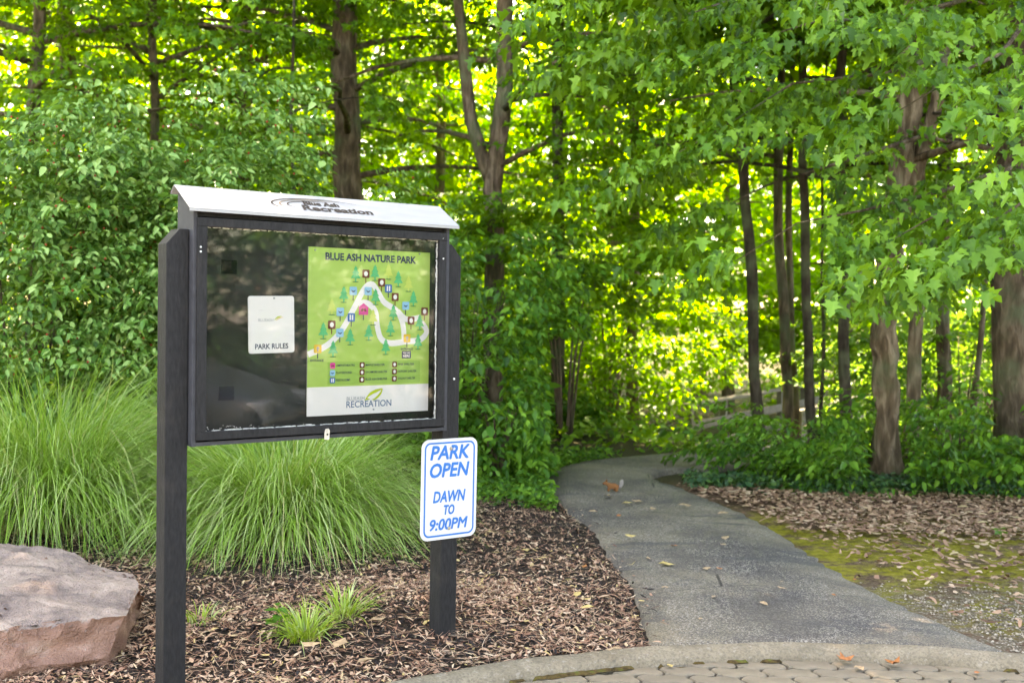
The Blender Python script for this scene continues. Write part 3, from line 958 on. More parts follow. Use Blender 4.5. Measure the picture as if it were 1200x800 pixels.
# ------------------------------------------------------------------ sunlit woodland behind: three kinds of tree, repeated
def proto_tree(seed, H, rad):
    rdp = random.Random(seed)
    axis = [Vector((0, 0, -.2)), Vector((.1, 0, H * .4)), Vector((.2, .1, H))]
    mb = MB().tube([(0, 0, -.2), (0, 0, .3), (.06, 0, H * .25), (.1, 0, H * .5), (.2, .1, H * .97)], [.2, .15, .12, .09, .02], 9, .08, seed)
    limbs, sprays = limb_sprays([(0, 0, 0), (.1, 0, H * .5), (.2, .1, H)], H, 1.2, 30, rad, seed, 8, None, (.1, .6), (.8, 1.3), .12, profile=lambda q: (.55 + 1.3 * q * (1 - q)) * (1 - .45 * q * q))
    for lp, lr in limbs: mb.tube(lp, lr, 5, .05, seed)
    tm = bpy.data.meshes.new('trunk'); tm.from_pydata(mb.v, [], mb.f); tm.update(); tm.materials.append(MATS['bark_brown'])
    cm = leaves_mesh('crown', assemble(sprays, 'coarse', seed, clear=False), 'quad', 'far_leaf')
    return tm, cm
PROTO = [proto_tree(600, 9.5, 3.0), proto_tree(601, 11.5, 3.2), proto_tree(602, 7.5, 2.8)]
bgrng = random.Random(5)
DARK = {}
def bg_tree(x, y, k, s, label, group, dark=False):
    root = empty('woodland_tree', (x, y, float(terrain(x, y))), bgrng.uniform(0, 6.28))
    root.scale = (s, s, s)
    tag(root, label, 'tree', group)
    for nm, me_ in zip(('trunk', 'crown'), PROTO[k]):
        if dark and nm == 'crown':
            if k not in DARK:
                DARK[k] = me_.copy(); DARK[k].materials.clear(); DARK[k].materials.append(MATS['ivy_leaf'])  # copied crowns recoloured darker to dim their reflection in the pane
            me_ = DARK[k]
        o_ = link_mesh(nm, me_, None, root)
        if nm == 'crown': o_['kind'] = 'stuff'
for x, y in [(-9.5, 22), (-6.2, 24), (-3.0, 23), (-.4, 25.5), (2.2, 23.5), (4.6, 26), (7.6, 23.5), (10.5, 25.5), (-12, 28), (-8, 29.5), (-4.6, 30), (-1.2, 31.5), (2.6, 30.5), (6, 32), (9.8, 30.5), (13.5, 29)]:
    bg_tree(x + bgrng.uniform(-.6, .6), y + bgrng.uniform(-.6, .6), 2 if y < 27 and abs(x - 1) < 5 else bgrng.randrange(3), bgrng.uniform(.9, 1.15) * (1.15 if y > 27 else 1), 'tree of the sunlit wood glowing yellow-green beyond the shaded trunks', 'sunlit trees in the wood behind')
for x, y, k in [(-8.2, 6.2, 2), (-9.8, 9.6, 0)]:
    bg_tree(x, y, k, 1.0, 'added unseen tree outside the left edge closing a bright sky gap', 'added trees left of the picture')  # out of view, added to keep bright sky from reflecting in the board
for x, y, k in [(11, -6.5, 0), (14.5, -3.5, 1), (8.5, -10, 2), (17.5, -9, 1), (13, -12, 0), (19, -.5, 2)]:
    bg_tree(x, y, k, 1.0, 'tree across the forecourt behind the viewer, crown colour darkened for its reflection in the pane', 'trees across the forecourt', dark=True)
# closing mass of wood further back
far = []
r_ = np.random.default_rng(3)
for i in range(3600):
    y = r_.uniform(36, 46); x = r_.uniform(-24, 24); z = r_.uniform(0, 1) ** .8 * 15
    far.append(((x, y, z), r_.uniform(0, 6.28), r_.uniform(-.3, .3), r_.uniform(1.6, 2.6), r_.uniform(-.2, .2)))
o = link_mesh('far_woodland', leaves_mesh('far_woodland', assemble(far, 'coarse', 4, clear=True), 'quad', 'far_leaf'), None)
tag(o, 'far mass of sunlit woodland closing the view', 'woodland', kind='stuff')

# ------------------------------------------------------------------ bushes
def bush(label, name, cx_, cy_, rx, ry, h, n, seed, leafmat, sc=(.42, .62), shape='oval', kind='bush', berries=0, z0=.1, group=None, cat='bush', shell=.45, clear=True):
    r = np.random.default_rng(seed)
    gz = float(terrain(cx_, cy_))
    root = empty(name, (cx_, cy_, gz))
    tag(root, label, cat, group)
    sp = []
    while len(sp) < n:
        q = r.uniform(-1, 1, 3)
        d2 = (q ** 2).sum()
        if d2 > 1 or d2 < shell ** 2: continue
        zz_ = z0 + (h - z0) * (q[2] * .5 + .5)
        # uneven outline
        b_ = 1 + .26 * math.sin(5 * q[0] + seed) * math.sin(4 * q[2] + seed * 1.3) + r.normal(0, .10)
        az = math.atan2(q[1], q[0]) + r.uniform(-.8, .8)
        sp.append(((cx_ + q[0] * rx * b_, cy_ + q[1] * ry * b_, gz + zz_ * (1 + .10 * math.sin(6 * q[0] + seed))), az, r.uniform(-.35, .45), r.uniform(*sc), r.uniform(-.18, .18)))
    fr_ = assemble(sp, kind, seed, clear)
    o_ = link_mesh('foliage', leaves_mesh('foliage', fr_, shape, leafmat), None, root)
    o_.location = (-cx_, -cy_, -gz); o_['kind'] = 'stuff'
    mb = MB()
    rdp = random.Random(seed)
    for k in range(9):
        a_ = k * .7 + rdp.random(); tx = math.cos(a_) * rx * .6; ty = math.sin(a_) * ry * .6
        mb.tube([(tx * .12, ty * .12, -.05), (tx * .3, ty * .3, h * .3), (tx * .55, ty * .55, h * .5), (tx * .8, ty * .8, h * .68)], [.018, .014, .009, .004], 5, .1, seed + k)
    mb.build('stems', MATS['bark_brown'], root, True)
    if berries:
        P = fr_[0]
        i = r.integers(0, len(P), berries)
        oct_ = np.array([(1, 0, 0), (0, 1, 0), (-1, 0, 0), (0, -1, 0), (0, 0, 1), (0, 0, -1)]) * .0105
        W = (P[i] + r.normal(0, .02, (berries, 3)))[:, None, :] + oct_[None]
        me_ = bulk_mesh('berries', W, [(0, 1, 4), (1, 2, 4), (2, 3, 4), (3, 0, 4), (1, 0, 5), (2, 1, 5), (3, 2, 5), (0, 3, 5)])
        me_.materials.append(MATS['berry_red'])
        ob = link_mesh('berries', me_, None, root); ob.location = (-cx_, -cy_, -gz); ob['kind'] = 'stuff'
    return root

bush('leftmost dense bush dotted with red berries behind the tall grass', 'berry_bush', -3.95, 9.0, 1.15, .8, 3.25, 820, 61, 'bush_leaf', sc=(.46, .72), shape='oval', berries=750)
bush('added unseen berry bush beyond the left edge closing a sky gap', 'berry_bush', -5.9, 8.6, 1.1, .8, 2.8, 300, 60, 'bush_leaf', sc=(.48, .70), shape='lance', berries=150)  # stands out of view, added with the left trees against the open sky
bush('bluish-green berry bush between the left one and the board post', 'berry_bush', -2.75, 9.6, .95, .8, 3.45, 700, 62, 'bush_leaf', sc=(.46, .72), shape='oval', berries=380)
bush('berry bush hidden mostly behind the board', 'berry_bush', -1.55, 10.4, 1.0, .8, 2.7, 420, 63, 'bush_leaf', shape='lance', berries=60)
bush('dark green shrub at the right edge of the board beside its post', 'shrub', -.42, 10.9, .75, .7, 2.5, 302, 64, 'under_leaf', sc=(.55, .95))
bush('low shrub on the left side of the path just past the mulch', 'shrub', -.12, 10.1, .42, .4, 1.0, 108, 65, 'under_leaf', sc=(.55, .95))
bush('shaded shrub at the outer side of the path bend', 'shrub', .15, 13.2, .7, .5, .55, 187, 66, 'under_leaf', sc=(.55, .95))
bush('round dark shrub right of the path bend in front of the footbridge', 'shrub', 2.62, 10.55, .45, .4, .62, 85, 67, 'under_leaf', sc=(.45, .75), clear=None)
bush('leafy shrub left of the stout knobbly trunk', 'shrub', 2.95, 9.95, .42, .35, .50, 75, 68, 'under_leaf', sc=(.45, .80), clear=None)
bush('broad shrub right of the stout knobbly trunk', 'shrub', 4.05, 10.2, .40, .45, .80, 85, 69, 'under_leaf', sc=(.5, .85), clear=None)
bush('shrub at the right edge under the maple boughs', 'shrub', 4.65, 10.0, .45, .45, .90, 95, 70, 'under_leaf', sc=(.5, .85), clear=None)
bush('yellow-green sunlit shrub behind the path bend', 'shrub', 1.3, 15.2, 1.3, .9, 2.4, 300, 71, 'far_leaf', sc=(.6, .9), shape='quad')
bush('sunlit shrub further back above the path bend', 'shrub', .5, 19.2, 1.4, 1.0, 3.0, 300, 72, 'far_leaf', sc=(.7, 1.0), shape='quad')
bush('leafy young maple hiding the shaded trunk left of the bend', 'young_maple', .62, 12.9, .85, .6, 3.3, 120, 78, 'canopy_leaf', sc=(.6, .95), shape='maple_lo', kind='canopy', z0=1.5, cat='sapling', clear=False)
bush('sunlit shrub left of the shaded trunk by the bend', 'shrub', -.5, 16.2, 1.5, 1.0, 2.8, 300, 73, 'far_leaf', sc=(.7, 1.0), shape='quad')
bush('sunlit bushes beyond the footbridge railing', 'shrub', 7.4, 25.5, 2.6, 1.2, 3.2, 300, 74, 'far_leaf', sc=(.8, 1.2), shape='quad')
bush('green thicket behind the stout trunk', 'shrub', 5.6, 14.0, 2.0, 1.0, 2.4, 380, 75, 'under_leaf', sc=(.6, .9), shape='quad')
bush('green thicket behind the berry bushes and the board', 'shrub', -4.2, 13.2, 2.4, 1.0, 3.4, 460, 76, 'under_leaf', sc=(.6, .9), shape='quad')

# ivy and low leaves along the wood edge
def cover(name, label, poly_fn, n, seed, mat, leaf, zr, shape='oval'):
    r = np.random.default_rng(seed)
    P = []
    while len(P) < n:
        q = poly_fn(r)
        if q is not None: P.append(q)
    P = np.array(P); n_ = len(P)
    P = np.column_stack([P, terrain(P[:, 0], P[:, 1]) + r.uniform(*zr, n_)])
    a_ = r.uniform(0, 6.28, n_); dp_ = r.uniform(-.2, .7, n_)
    dirs = np.column_stack([np.cos(a_) * np.cos(dp_), np.sin(a_) * np.cos(dp_), -np.sin(dp_)])
    Rm = frames_from(dirs, np.tile([0, -.45, 1.], (n_, 1)) + r.normal(0, .3, (n_, 3)), r.normal(0, .3, n_))
    o_ = link_mesh(name, leaves_mesh(name, (P, Rm, leaf * r.uniform(.6, 1.3, n_), r.random(n_)), shape, mat), None)
    tag(o_, label, 'ground cover', kind='stuff')
    return o_
def reg_right(r):
    x = r.uniform(1.55, 5.6); y = 9.55 + .08 * math.sin(4 * x) + abs(r.normal(0, .35)) - .05 * (x - 2)
    return (x, y) if x > np.interp(y, [p[1] for p in PR], [p[0] for p in PR]) + .12 or y > 11 else None
cover('ivy', 'dark ivy carpet at the foot of the shrubs right of the path', reg_right, 5200, 81, 'ivy_leaf', .055, (.01, .13))
def reg_left(r):
    y = r.uniform(8.55, 11.6); x = np.interp(y, [p[1] for p in PL], [p[0] for p in PL]) - .05 - abs(r.normal(0, .45)) - .15 * max(0, 8.9 - y)
    return (x, y)
cover('groundcover', 'low green weeds along the left edge of the path', reg_left, 4200, 82, 'under_leaf', .05, (.01, .14))
def reg_back(r):
    return (r.uniform(-7, 7.5), r.uniform(11.9, 19))
cover('forest_weeds', 'low weeds over the woodland floor', lambda r: (lambda q: q if (q[0] < np.interp(q[1], [p[1] for p in PL], [p[0] for p in PL]) - .1 or q[0] > np.interp(q[1], [p[1] for p in PR], [p[0] for p in PR]) + .1) else None)(reg_back(r)), 9000, 83, 'canopy_leaf', .12, (.0, .3))

# ------------------------------------------------------------------ ornamental grass
def blades_mesh(name, cx_, cy_, n, seed, Lr, base_r, w, mat, lean=(5, 40), bendk=1.0, seg=7, flat=.0):
    r = np.random.default_rng(seed)
    a0 = r.uniform(0, 2 * np.pi, n); rr_ = base_r * np.sqrt(r.random(n))
    az = a0 + r.normal(0, .45, n); drift = r.normal(0, .05, n); brk = np.where(r.random(n) < .10, r.integers(2, seg, n), 99); brka = r.uniform(.5, 1.6, n)
    L = r.uniform(*Lr, n)
    th = np.radians(r.uniform(*lean, n))
    bend = bendk * r.uniform(.6, 1.5, n)
    p = np.column_stack([cx_ + np.cos(a0) * rr_, cy_ + np.sin(a0) * rr_, terrain(cx_ + np.cos(a0) * rr_, cy_ + np.sin(a0) * rr_) - .02])
    V = np.zeros((n, 2 * (seg + 1), 3))
    twist = r.normal(0, .7, n); wn_ = r.uniform(.7, 1.3, n)
    for s in range(seg + 1):
        q = s / seg
        wd = w * wn_ * (1 - q ** 2.2) * (.55 + .45 * min(1, q * 4)) + .0004
        sd_ = np.column_stack([-np.sin(az + twist), np.cos(az + twist), np.zeros(n)])
        V[:, 2 * s] = p - sd_ * wd[:, None]; V[:, 2 * s + 1] = p + sd_ * wd[:, None]
        d_ = np.column_stack([np.cos(az) * np.sin(th), np.sin(az) * np.sin(th), np.cos(th)])
        az = az + drift
        th = np.where(brk == s, th + brka, th)
        p = p + d_ * (L / seg)[:, None]
        p[:, 2] = np.maximum(p[:, 2], terrain(p[:, 0], p[:, 1]) + .015 + .02 * r.random(n))
        th = np.minimum(th + bend * (1.9 / seg) * (.35 + 1.2 * q), np.radians(152))
    polys = [(2 * s, 2 * s + 1, 2 * s + 3, 2 * s + 2) for s in range(seg)]
    tone = np.clip(r.beta(1.5, 1.5, n) * .92 + (r.random(n) < .05) * .8, 0, 1)
    me_ = bulk_mesh(name, V, polys, tone)
    me_.materials.append(MATS[mat])
    return me_

def grass_clump(label, x, y, n, seed, Lr, br, lean=(6, 58), bend=1.12):
    root = empty('ornamental_grass', (x, y, 0))
    tag(root, label, 'ornamental grass', 'arching grass clumps in the mulch bed')
    o_ = link_mesh('blades', blades_mesh('blades', x, y, n, seed, Lr, br, .0030, 'grass_blade', lean, bend, 8), None, root)
    o_.location = (-x, -y, 0); o_['kind'] = 'stuff'
    o_ = link_mesh('straw', blades_mesh('straw', x, y, n // 5, seed + 2, (.35, .85), br * 1.25, .0026, 'straw_blade', (20, 75), .8, 6), None, root)
    o_.location = (-x, -y, 0); o_['kind'] = 'stuff'
    o_ = link_mesh('stalk', blades_mesh('stalk', x, y, 14, seed + 1, (Lr[1], Lr[1] * 1.15), br, .003, 'grass_blade', (3, 22), .35), None, root)
    o_.location = (-x, -y, 0); o_['kind'] = 'stuff'
grass_clump('largest clump of arching green grass behind the boulder', -3.1, 7.55, 5600, 91, (.95, 1.7), .34)
grass_clump('wide clump of arching grass seen below the board', -1.47, 7.35, 5200, 92, (.75, 1.35), .28, (8, 62))
grass_clump('smaller clump of arching grass right behind the left post', -2.28, 8.35, 2800, 93, (.9, 1.5), .24)

# ------------------------------------------------------------------ mulch, litter, gravel
def in_kerb(x, y, m_=.02): return np.hypot(x - KC[0], y - KC[1]) < KR + m_
def strips(name, label, xy, seed, Lr, Wr, tone, mat, zr, curl=.25, tilt=.25, cat='mulch'):
    r = np.random.default_rng(seed)
    n = len(xy)
    L = r.uniform(*Lr, n) * r.uniform(.5, 1.3, n); W = r.uniform(*Wr, n)
    yaw = r.uniform(0, 6.28, n); tl = r.normal(0, tilt, n); ro = r.normal(0, tilt * 1.2, n)
    z = np.maximum(terrain(xy[:, 0], xy[:, 1]), 0.0 * xy[:, 0] + np.where(xy[:, 0] > np.interp(xy[:, 1], [p[1] for p in PL], [p[0] for p in PL]), .018, -.2)) + r.uniform(*zr, n)
    u = np.column_stack([np.cos(yaw) * np.cos(tl), np.sin(yaw) * np.cos(tl), np.sin(tl)])
    s = np.column_stack([-np.sin(yaw) * np.cos(ro), np.cos(yaw) * np.cos(ro), np.sin(ro)])
    nn = np.cross(u, s)
    c_ = np.column_stack([xy, z])
    V = np.zeros((n, 8, 3))
    cv = r.normal(0, curl, n) * L
    bend = r.normal(0, .18, n) * L
    for i, q in enumerate((-.5, -.17, .17, .5)):
        wq = (.55, 1, .9, .35)[i] * (1 + r.normal(0, .18, n))
        ctr = c_ + u * (q * L)[:, None] + nn * (cv * (q * q * 2 - .25))[:, None] + s * (bend * q * q)[:, None]
        V[:, 2 * i] = ctr - s * (W * .5 * wq)[:, None]; V[:, 2 * i + 1] = ctr + s * (W * .5 * wq)[:, None]
    me_ = bulk_mesh(name, V, [(0, 1, 3, 2), (2, 3, 5, 4), (4, 5, 7, 6)], tone(r, n))
    me_.materials.append(MATS[mat])
    o_ = link_mesh(name, me_, None)
    tag(o_, label, cat, kind='stuff')
    return o_
def bed_points(n, seed, near=True):
    r = np.random.default_rng(seed)
    out = []
    while sum(len(a_) for a_ in out) < n:
        y = r.uniform(4.0, 8.9, 6000); y = np.where(r.random(6000) < .45, r.uniform(4.0, 6.2, 6000), y)
        x = r.uniform(-3.6, .8, 6000)
        pl = np.interp(y, [p[1] for p in PL], [p[0] for p in PL])
        ok = (x < pl - .012 + .09 * np.abs(r.standard_normal(6000)) * (r.random(6000) < .10)) & ~in_kerb(x, y, .0) & (x > -.50 * y - .2)
        out.append(np.column_stack([x, y])[ok])
    return np.concatenate(out)[:n]
patch = lambda xy: .5 + .5 * np.sin(2.3 * xy[:, 0] + 1.1 * np.sin(1.9 * xy[:, 1])) * np.sin(2.9 * xy[:, 1] + 1.3 * np.sin(2.1 * xy[:, 0]))
bp = bed_points(17000, 101)
strips('bark_mulch', 'dark shredded bark mulch filling the bed under the board', bp, 102, (.02, .065), (.004, .013), lambda r, n: np.clip(r.beta(1.1, 3.2, n), 0, 1), 'mulch_piece', (-.004, .018))
bp2 = bed_points(40000, 103)
bp2 = bp2[np.random.default_rng(1).random(len(bp2)) < .16 + .84 * patch(bp2) ** 1.4]
strips('mulch_chips', 'tan and reddish chips and leaf bits scattered over the bark mulch', bp2, 104, (.016, .058), (.004, .015), lambda r, n: np.clip(.40 + .6 * r.beta(1.5, 1.2, n), 0, .985), 'mulch_piece', (.003, .020), .30, .20)
bp3 = bed_points(8000, 105)
strips('pine_needles', 'thin dry needles and stalks strewn on the mulch', bp3, 106, (.06, .16), (.0018, .003), lambda r, n: np.clip(.5 + .45 * r.random(n), 0, .95), 'mulch_piece', (.012, .03), .1, .15)
def right_points(n, seed):
    r = np.random.default_rng(seed); out = []
    while sum(len(a_) for a_ in out) < n:
        y = r.uniform(5.2, 9.9, 6000); x = r.uniform(1.2, 5.6, 6000)
        pr = np.interp(y, [p[1] for p in PR], [p[0] for p in PR])
        e = y + .1 * x
        dens = np.where(e > 8.0, 1.0, np.where(e > 6.6, .22, .12)) * sstep(-.02, .5, x - pr) + .02
        ok = (x > pr + .02) & (r.random(6000) < dens) & ~in_kerb(x, y, .03)
        out.append(np.column_stack([x, y])[ok])
    return np.concatenate(out)[:n]
rp = right_points(10500, 111)
strips('leaf_litter', 'brown dry leaves covering the ground right of the path', rp, 112, (.035, .085), (.014, .036), lambda r, n: np.clip(r.beta(2, 1.5, n), 0, .96), 'litter_leaf', (.001, .014), .22, .13, 'leaf litter')
# gravel in the corner by the kerb
r_ = np.random.default_rng(121)
n = 3600
gy = 5.12 + 1.5 * r_.beta(1.1, 2.0, n); gx = r_.uniform(1.9, 3.6, n)
pr = np.interp(gy, [p[1] for p in PR], [p[0] for p in PR])
ok = (gx > pr + .06 + .12 * r_.random(n)) & ~in_kerb(gx, gy, .01); gx, gy = gx[ok], gy[ok]; n = len(gx)
oct_ = np.array([(1, .2, 0), (-.2, 1, 0), (-1, -.2, 0), (.2, -1, 0), (.1, .1, .7), (0, 0, -.5)])
S = r_.uniform(.003, .010, n); yaw = r_.uniform(0, 6.28, n)
Rm = np.zeros((n, 3, 3)); Rm[:, 0, 0] = np.cos(yaw); Rm[:, 0, 1] = -np.sin(yaw); Rm[:, 1, 0] = np.sin(yaw); Rm[:, 1, 1] = np.cos(yaw); Rm[:, 2, 2] = 1
W = np.column_stack([gx, gy, terrain(gx, gy) + S * .4])[:, None, :] + S[:, None, None] * np.einsum('nij,kj->nki', Rm, oct_) * r_.uniform(.7, 1.3, (n, 1, 3))
me = bulk_mesh('gravel', W, [(0, 1, 4), (1, 2, 4), (2, 3, 4), (3, 0, 4), (1, 0, 5), (2, 1, 5), (3, 2, 5), (0, 3, 5)], r_.random(n)); me.materials.append(MATS['gravel'])
tag(link_mesh('gravel', me, None), 'pale loose gravel beside the end of the path at the kerb', 'gravel', kind='stuff')
# moss tufts
r_ = np.random.default_rng(131)
def reg_moss(r):
    y = r.uniform(5.15, 7.6); pr_ = np.interp(y, [p[1] for p in PR], [p[0] for p in PR]); x = pr_ + abs(r.normal(0, .25)) + .01
    return (x, y) if not in_kerb(x, y, .02) else None

# single fallen leaves one can pick out
def dry_leaf(name, label, px, py, size, matn, seed, z=.0, cat='leaf', group=None, shape='oval'):
    V, polys = SHAPES[shape]
    V = V.copy(); rdp = random.Random(seed)
    V[:, 1] -= .5; V[:, 2] = .45 * V[:, 0] ** 2 * 2 + .25 * V[:, 1] ** 2 + .06 * np.sin(7 * V[:, 1] + seed)
    me_ = bulk_mesh(name, V[None] * size, polys, np.array([.5])); me_.materials.append(MATS[matn])
    o_ = link_mesh(name, me_, None)
    p = on_ground(px, py, z)
    o_.location = (p.x, p.y, z + .006); o_.rotation_euler = (rdp.uniform(-.15, .15), rdp.uniform(-.15, .15), rdp.uniform(0, 6.28))
    tag(o_, label, cat, group)
LP = [(916, 690, .055, 'dry_leaf_tan'), (916, 682, .03, 'dry_leaf_tan'), (837, 700, .055, 'dry_leaf_tan'), (895, 708, .06, 'dry_leaf_tan'), (977, 698, .045, 'dry_leaf_orange'), (1002, 680, .035, 'dry_leaf_orange'),
      (843, 667, .045, 'dry_leaf_orange'), (828, 667, .07, 'dry_leaf_tan'), (847, 639, .07, 'dry_leaf_tan'), (850, 631, .10, 'dry_leaf_tan'), (781, 662, .10, 'dry_leaf_yellow'), (760, 655, .06, 'dry_leaf_tan'),
      (739, 629, .08, 'dry_leaf_yellow'), (821, 726, .04, 'dry_leaf_tan'), (779, 689, .045, 'dry_leaf_tan'), (790, 640, .06, 'dry_leaf_orange'), (735, 590, .09, 'dry_leaf_yellow'), (746, 588, .09, 'dry_leaf_tan'),
      (712, 582, .10, 'dry_leaf_tan'), (765, 597, .08, 'dry_leaf_tan'), (802, 593, .11, 'dry_leaf_tan'), (847, 602, .09, 'dry_leaf_tan'), (695, 600, .08, 'dry_leaf_tan'), (725, 605, .06, 'dry_leaf_orange')]
cn = {'dry_leaf_tan': 'tan', 'dry_leaf_orange': 'orange-brown', 'dry_leaf_yellow': 'yellow'}
for k, (a_, b_, s_, mt) in enumerate(LP):
    dry_leaf('fallen_leaf', 'small %s dry leaf lying on the asphalt path' % cn[mt], a_, b_, s_, mt, 200 + k, .024 + (.03 if b_ < 640 else 0), group='%s fallen leaves on the path' % cn[mt])
dry_leaf('fallen_leaf', 'curled orange-brown leaf in the gutter left of its neighbour', 993, 773, .085, 'dry_leaf_orange', 231, -.018, shape='maple_lo')
dry_leaf('fallen_leaf', 'curled orange-brown leaf at the kerb foot towards the right', 1045, 777, .09, 'dry_leaf_orange', 232, -.018, shape='maple_lo')
dry_leaf('fallen_leaf', 'large pale tan leaf lying on the pavers', 1007, 784, .075, 'dry_leaf_tan', 233, -.03)
dry_leaf('fallen_leaf', 'small pinkish brown leaf on the pavers near the right edge', 1145, 789, .04, 'dry_leaf_orange', 234, -.03)
dry_leaf('fallen_leaf', 'yellow-green leaf on the pavers left of the middle', 785, 781, .05, 'dry_leaf_yellow', 235, -.03)
for k, (a_, b_, s_, mt, lb) in enumerate([(677, 697, .075, 'dry_leaf_yellow', 'yellow leaf on the mulch near the path, upper of two'), (689, 713, .10, 'dry_leaf_yellow', 'yellow leaf on the mulch near the path, lower of two'),
        (685, 665, .085, 'dry_leaf_orange', 'bright orange leaf on the mulch beside the path'), (615, 646, .09, 'dry_leaf_yellow', 'yellow leaf on the mulch farther left of the path'),
        (366, 757, .11, 'dry_leaf_tan', 'long pale leaf in front of the small striped grass tuft'), (398, 756, .11, 'dry_leaf_tan', 'cream leaf right in front of the small striped grass tuft'),
        (719, 788 - 26, .075, 'dry_leaf_tan', 'pale tan leaf at the edge of the kerb left of the path'), (430, 775, .10, 'dry_leaf_tan', 'broad tan leaf on the mulch between the posts'), (443, 727, .08, 'dry_leaf_tan', 'peach coloured leaf right of the yellow-green tuft')]):
    dry_leaf('fallen_leaf', lb, a_, b_, s_, mt, 240 + k, .045)

# ------------------------------------------------------------------ small plants in the mulch
def tuft(label, px, py, n, seed, Lr, br, w, name='grass_tuft'):
    p = on_ground(px, py, .03)
    root = empty(name, (p.x, p.y, .02))
    tag(root, label, 'plant')
    o_ = link_mesh('blades', blades_mesh('blades', p.x, p.y, n, seed, Lr, br, w, 'liriope_blade', (10, 65), .8, 6), None, root)
    o_.location = (-p.x, -p.y, -.02); o_['kind'] = 'stuff'
tuft('small striped grass tuft in the mulch between the posts', 358, 742, 150, 301, (.12, .24), .07, .0038)
tuft('yellow-green grass tuft right of the striped one', 402, 722, 110, 302, (.12, .25), .07, .0035)
tuft('short green sprouts beside the left post', 238, 726, 36, 303, (.06, .13), .08, .003)
def weed(label, px, py, seed, n, size, h):
    p = on_ground(px, py, .03)
    root = empty('weed', (p.x, p.y, .02)); tag(root, label, 'plant')
    r = np.random.default_rng(seed)
    mb = MB().tube([(0, 0, -.02), (.01, 0, h * .6), (.0, .01, h)], [.003, .002, .001], 5)
    mb.build('stem', MATS['liriope_blade'], root)
    V, polys = SHAPES['oval']
    me_ = bulk_mesh('leaf', V[None] * size, polys, np.array([.45])); me_.materials.append(MATS['under_leaf'])
    for k in range(n):
        o_ = link_mesh('leaf', me_, None, root)
        z = h * (.35 + .65 * k / max(1, n - 1))
        o_.location = (0, 0, z); o_.rotation_euler = (r.uniform(-.3, .5), r.uniform(-.3, .3), k * 2.4 + r.uniform(-.3, .3)); s_ = 1 - .4 * k / n; o_.scale = (s_, s_, s_)
weed('leafy green weed left of the striped grass tuft', 325, 740, 311, 9, .085, .13)
weed('tiny two-leaved seedling on the mulch right of the grass, left one', 457, 654, 312, 3, .05, .06)
weed('tiny bright seedling on the mulch right of the grass, right one', 470, 652, 313, 3, .055, .06)
weed('small bright green weed on the leaf litter at right', 1172, 629, 314, 5, .08, .07)

# ------------------------------------------------------------------ boulder
bm = bmesh.new()
fp = {}
def bpt(px, py, Y): return at(px, py, Y)
base_pts = [bpt(168, 686, 5.15), bpt(166, 712, 4.95), bpt(150, 720, 4.78), bpt(90, 712, 4.78), bpt(40, 722, 4.62), bpt(-10, 738, 4.5), bpt(-60, 742, 4.45),
            bpt(155, 670, 5.45), bpt(120, 661, 5.55), bpt(92, 656, 5.65), bpt(85, 647, 5.75), bpt(30, 638, 5.8), bpt(0, 632, 5.8), bpt(-50, 628, 5.8), bpt(-130, 640, 5.5), bpt(-150, 700, 4.8)]
low = [(p.x, p.y, -.12) for p in (on_ground(143, 768), on_ground(100, 782), on_ground(20, 797), on_ground(-60, 812), on_ground(-170, 790), on_ground(-170, 660), on_ground(60, 655), on_ground(158, 690))]
for p in base_pts: bm.verts.new(p)
for p in low: bm.verts.new(p)
bmesh.ops.convex_hull(bm, input=bm.verts)
for v_ in [v_ for v_ in bm.verts if not v_.link_faces]: bm.verts.remove(v_)
bmesh.ops.triangulate(bm, faces=bm.faces)
rbo = random.Random(4)
for _ in range(2):
    bmesh.ops.subdivide_edges(bm, edges=[e for e in bm.edges if e.calc_length() > .26], cuts=1, use_grid_fill=True)
    bmesh.ops.triangulate(bm, faces=bm.faces)
bm.normal_update()
for v_ in bm.verts:
    v_.co += v_.normal * rbo.uniform(-.035, .030) * (1 if v_.normal.z < .6 else .45)
for _ in range(5):
    bmesh.ops.subdivide_edges(bm, edges=[e for e in bm.edges if e.calc_length() > .028], cuts=1, use_grid_fill=True)
    bmesh.ops.triangulate(bm, faces=bm.faces)
from mathutils import noise as mnoise
bm.normal_update()
for v_ in bm.verts:
    c_ = v_.co
    rg = lambda k, o_=0: 1 - abs(mnoise.noise(c_ * k + Vector((o_, o_ * 2, 0)))) * 2
    d_ = .014 * mnoise.noise(c_ * 2.6) + .014 * mnoise.noise(c_ * 6.5) * (1 if v_.normal.z < .5 else .4) \
        + .010 * (rg(6) - .4) + .008 * (rg(15, 3) - .4) + .006 * mnoise.noise(c_ * 34)
    st = .045 * (abs(mnoise.noise(Vector((c_.x * 2.2 + 3, c_.y * 2.2, c_.z * 9)))) - .25)
    v_.co = c_ + v_.normal * (d_ + (st if v_.normal.z < .5 else st * .3) - .014)
me = bpy.data.meshes.new('boulder'); bm.to_mesh(me); bm.free()
bo = link_mesh('boulder', me, MATS['boulder_rock'], None, False)
me.polygons.foreach_set('use_smooth', [True] * len(me.polygons))
try: me.set_sharp_from_angle(angle=R(24))
except Exception: pass
tag(bo, 'big flat-topped reddish grey boulder at the lower left', 'boulder')

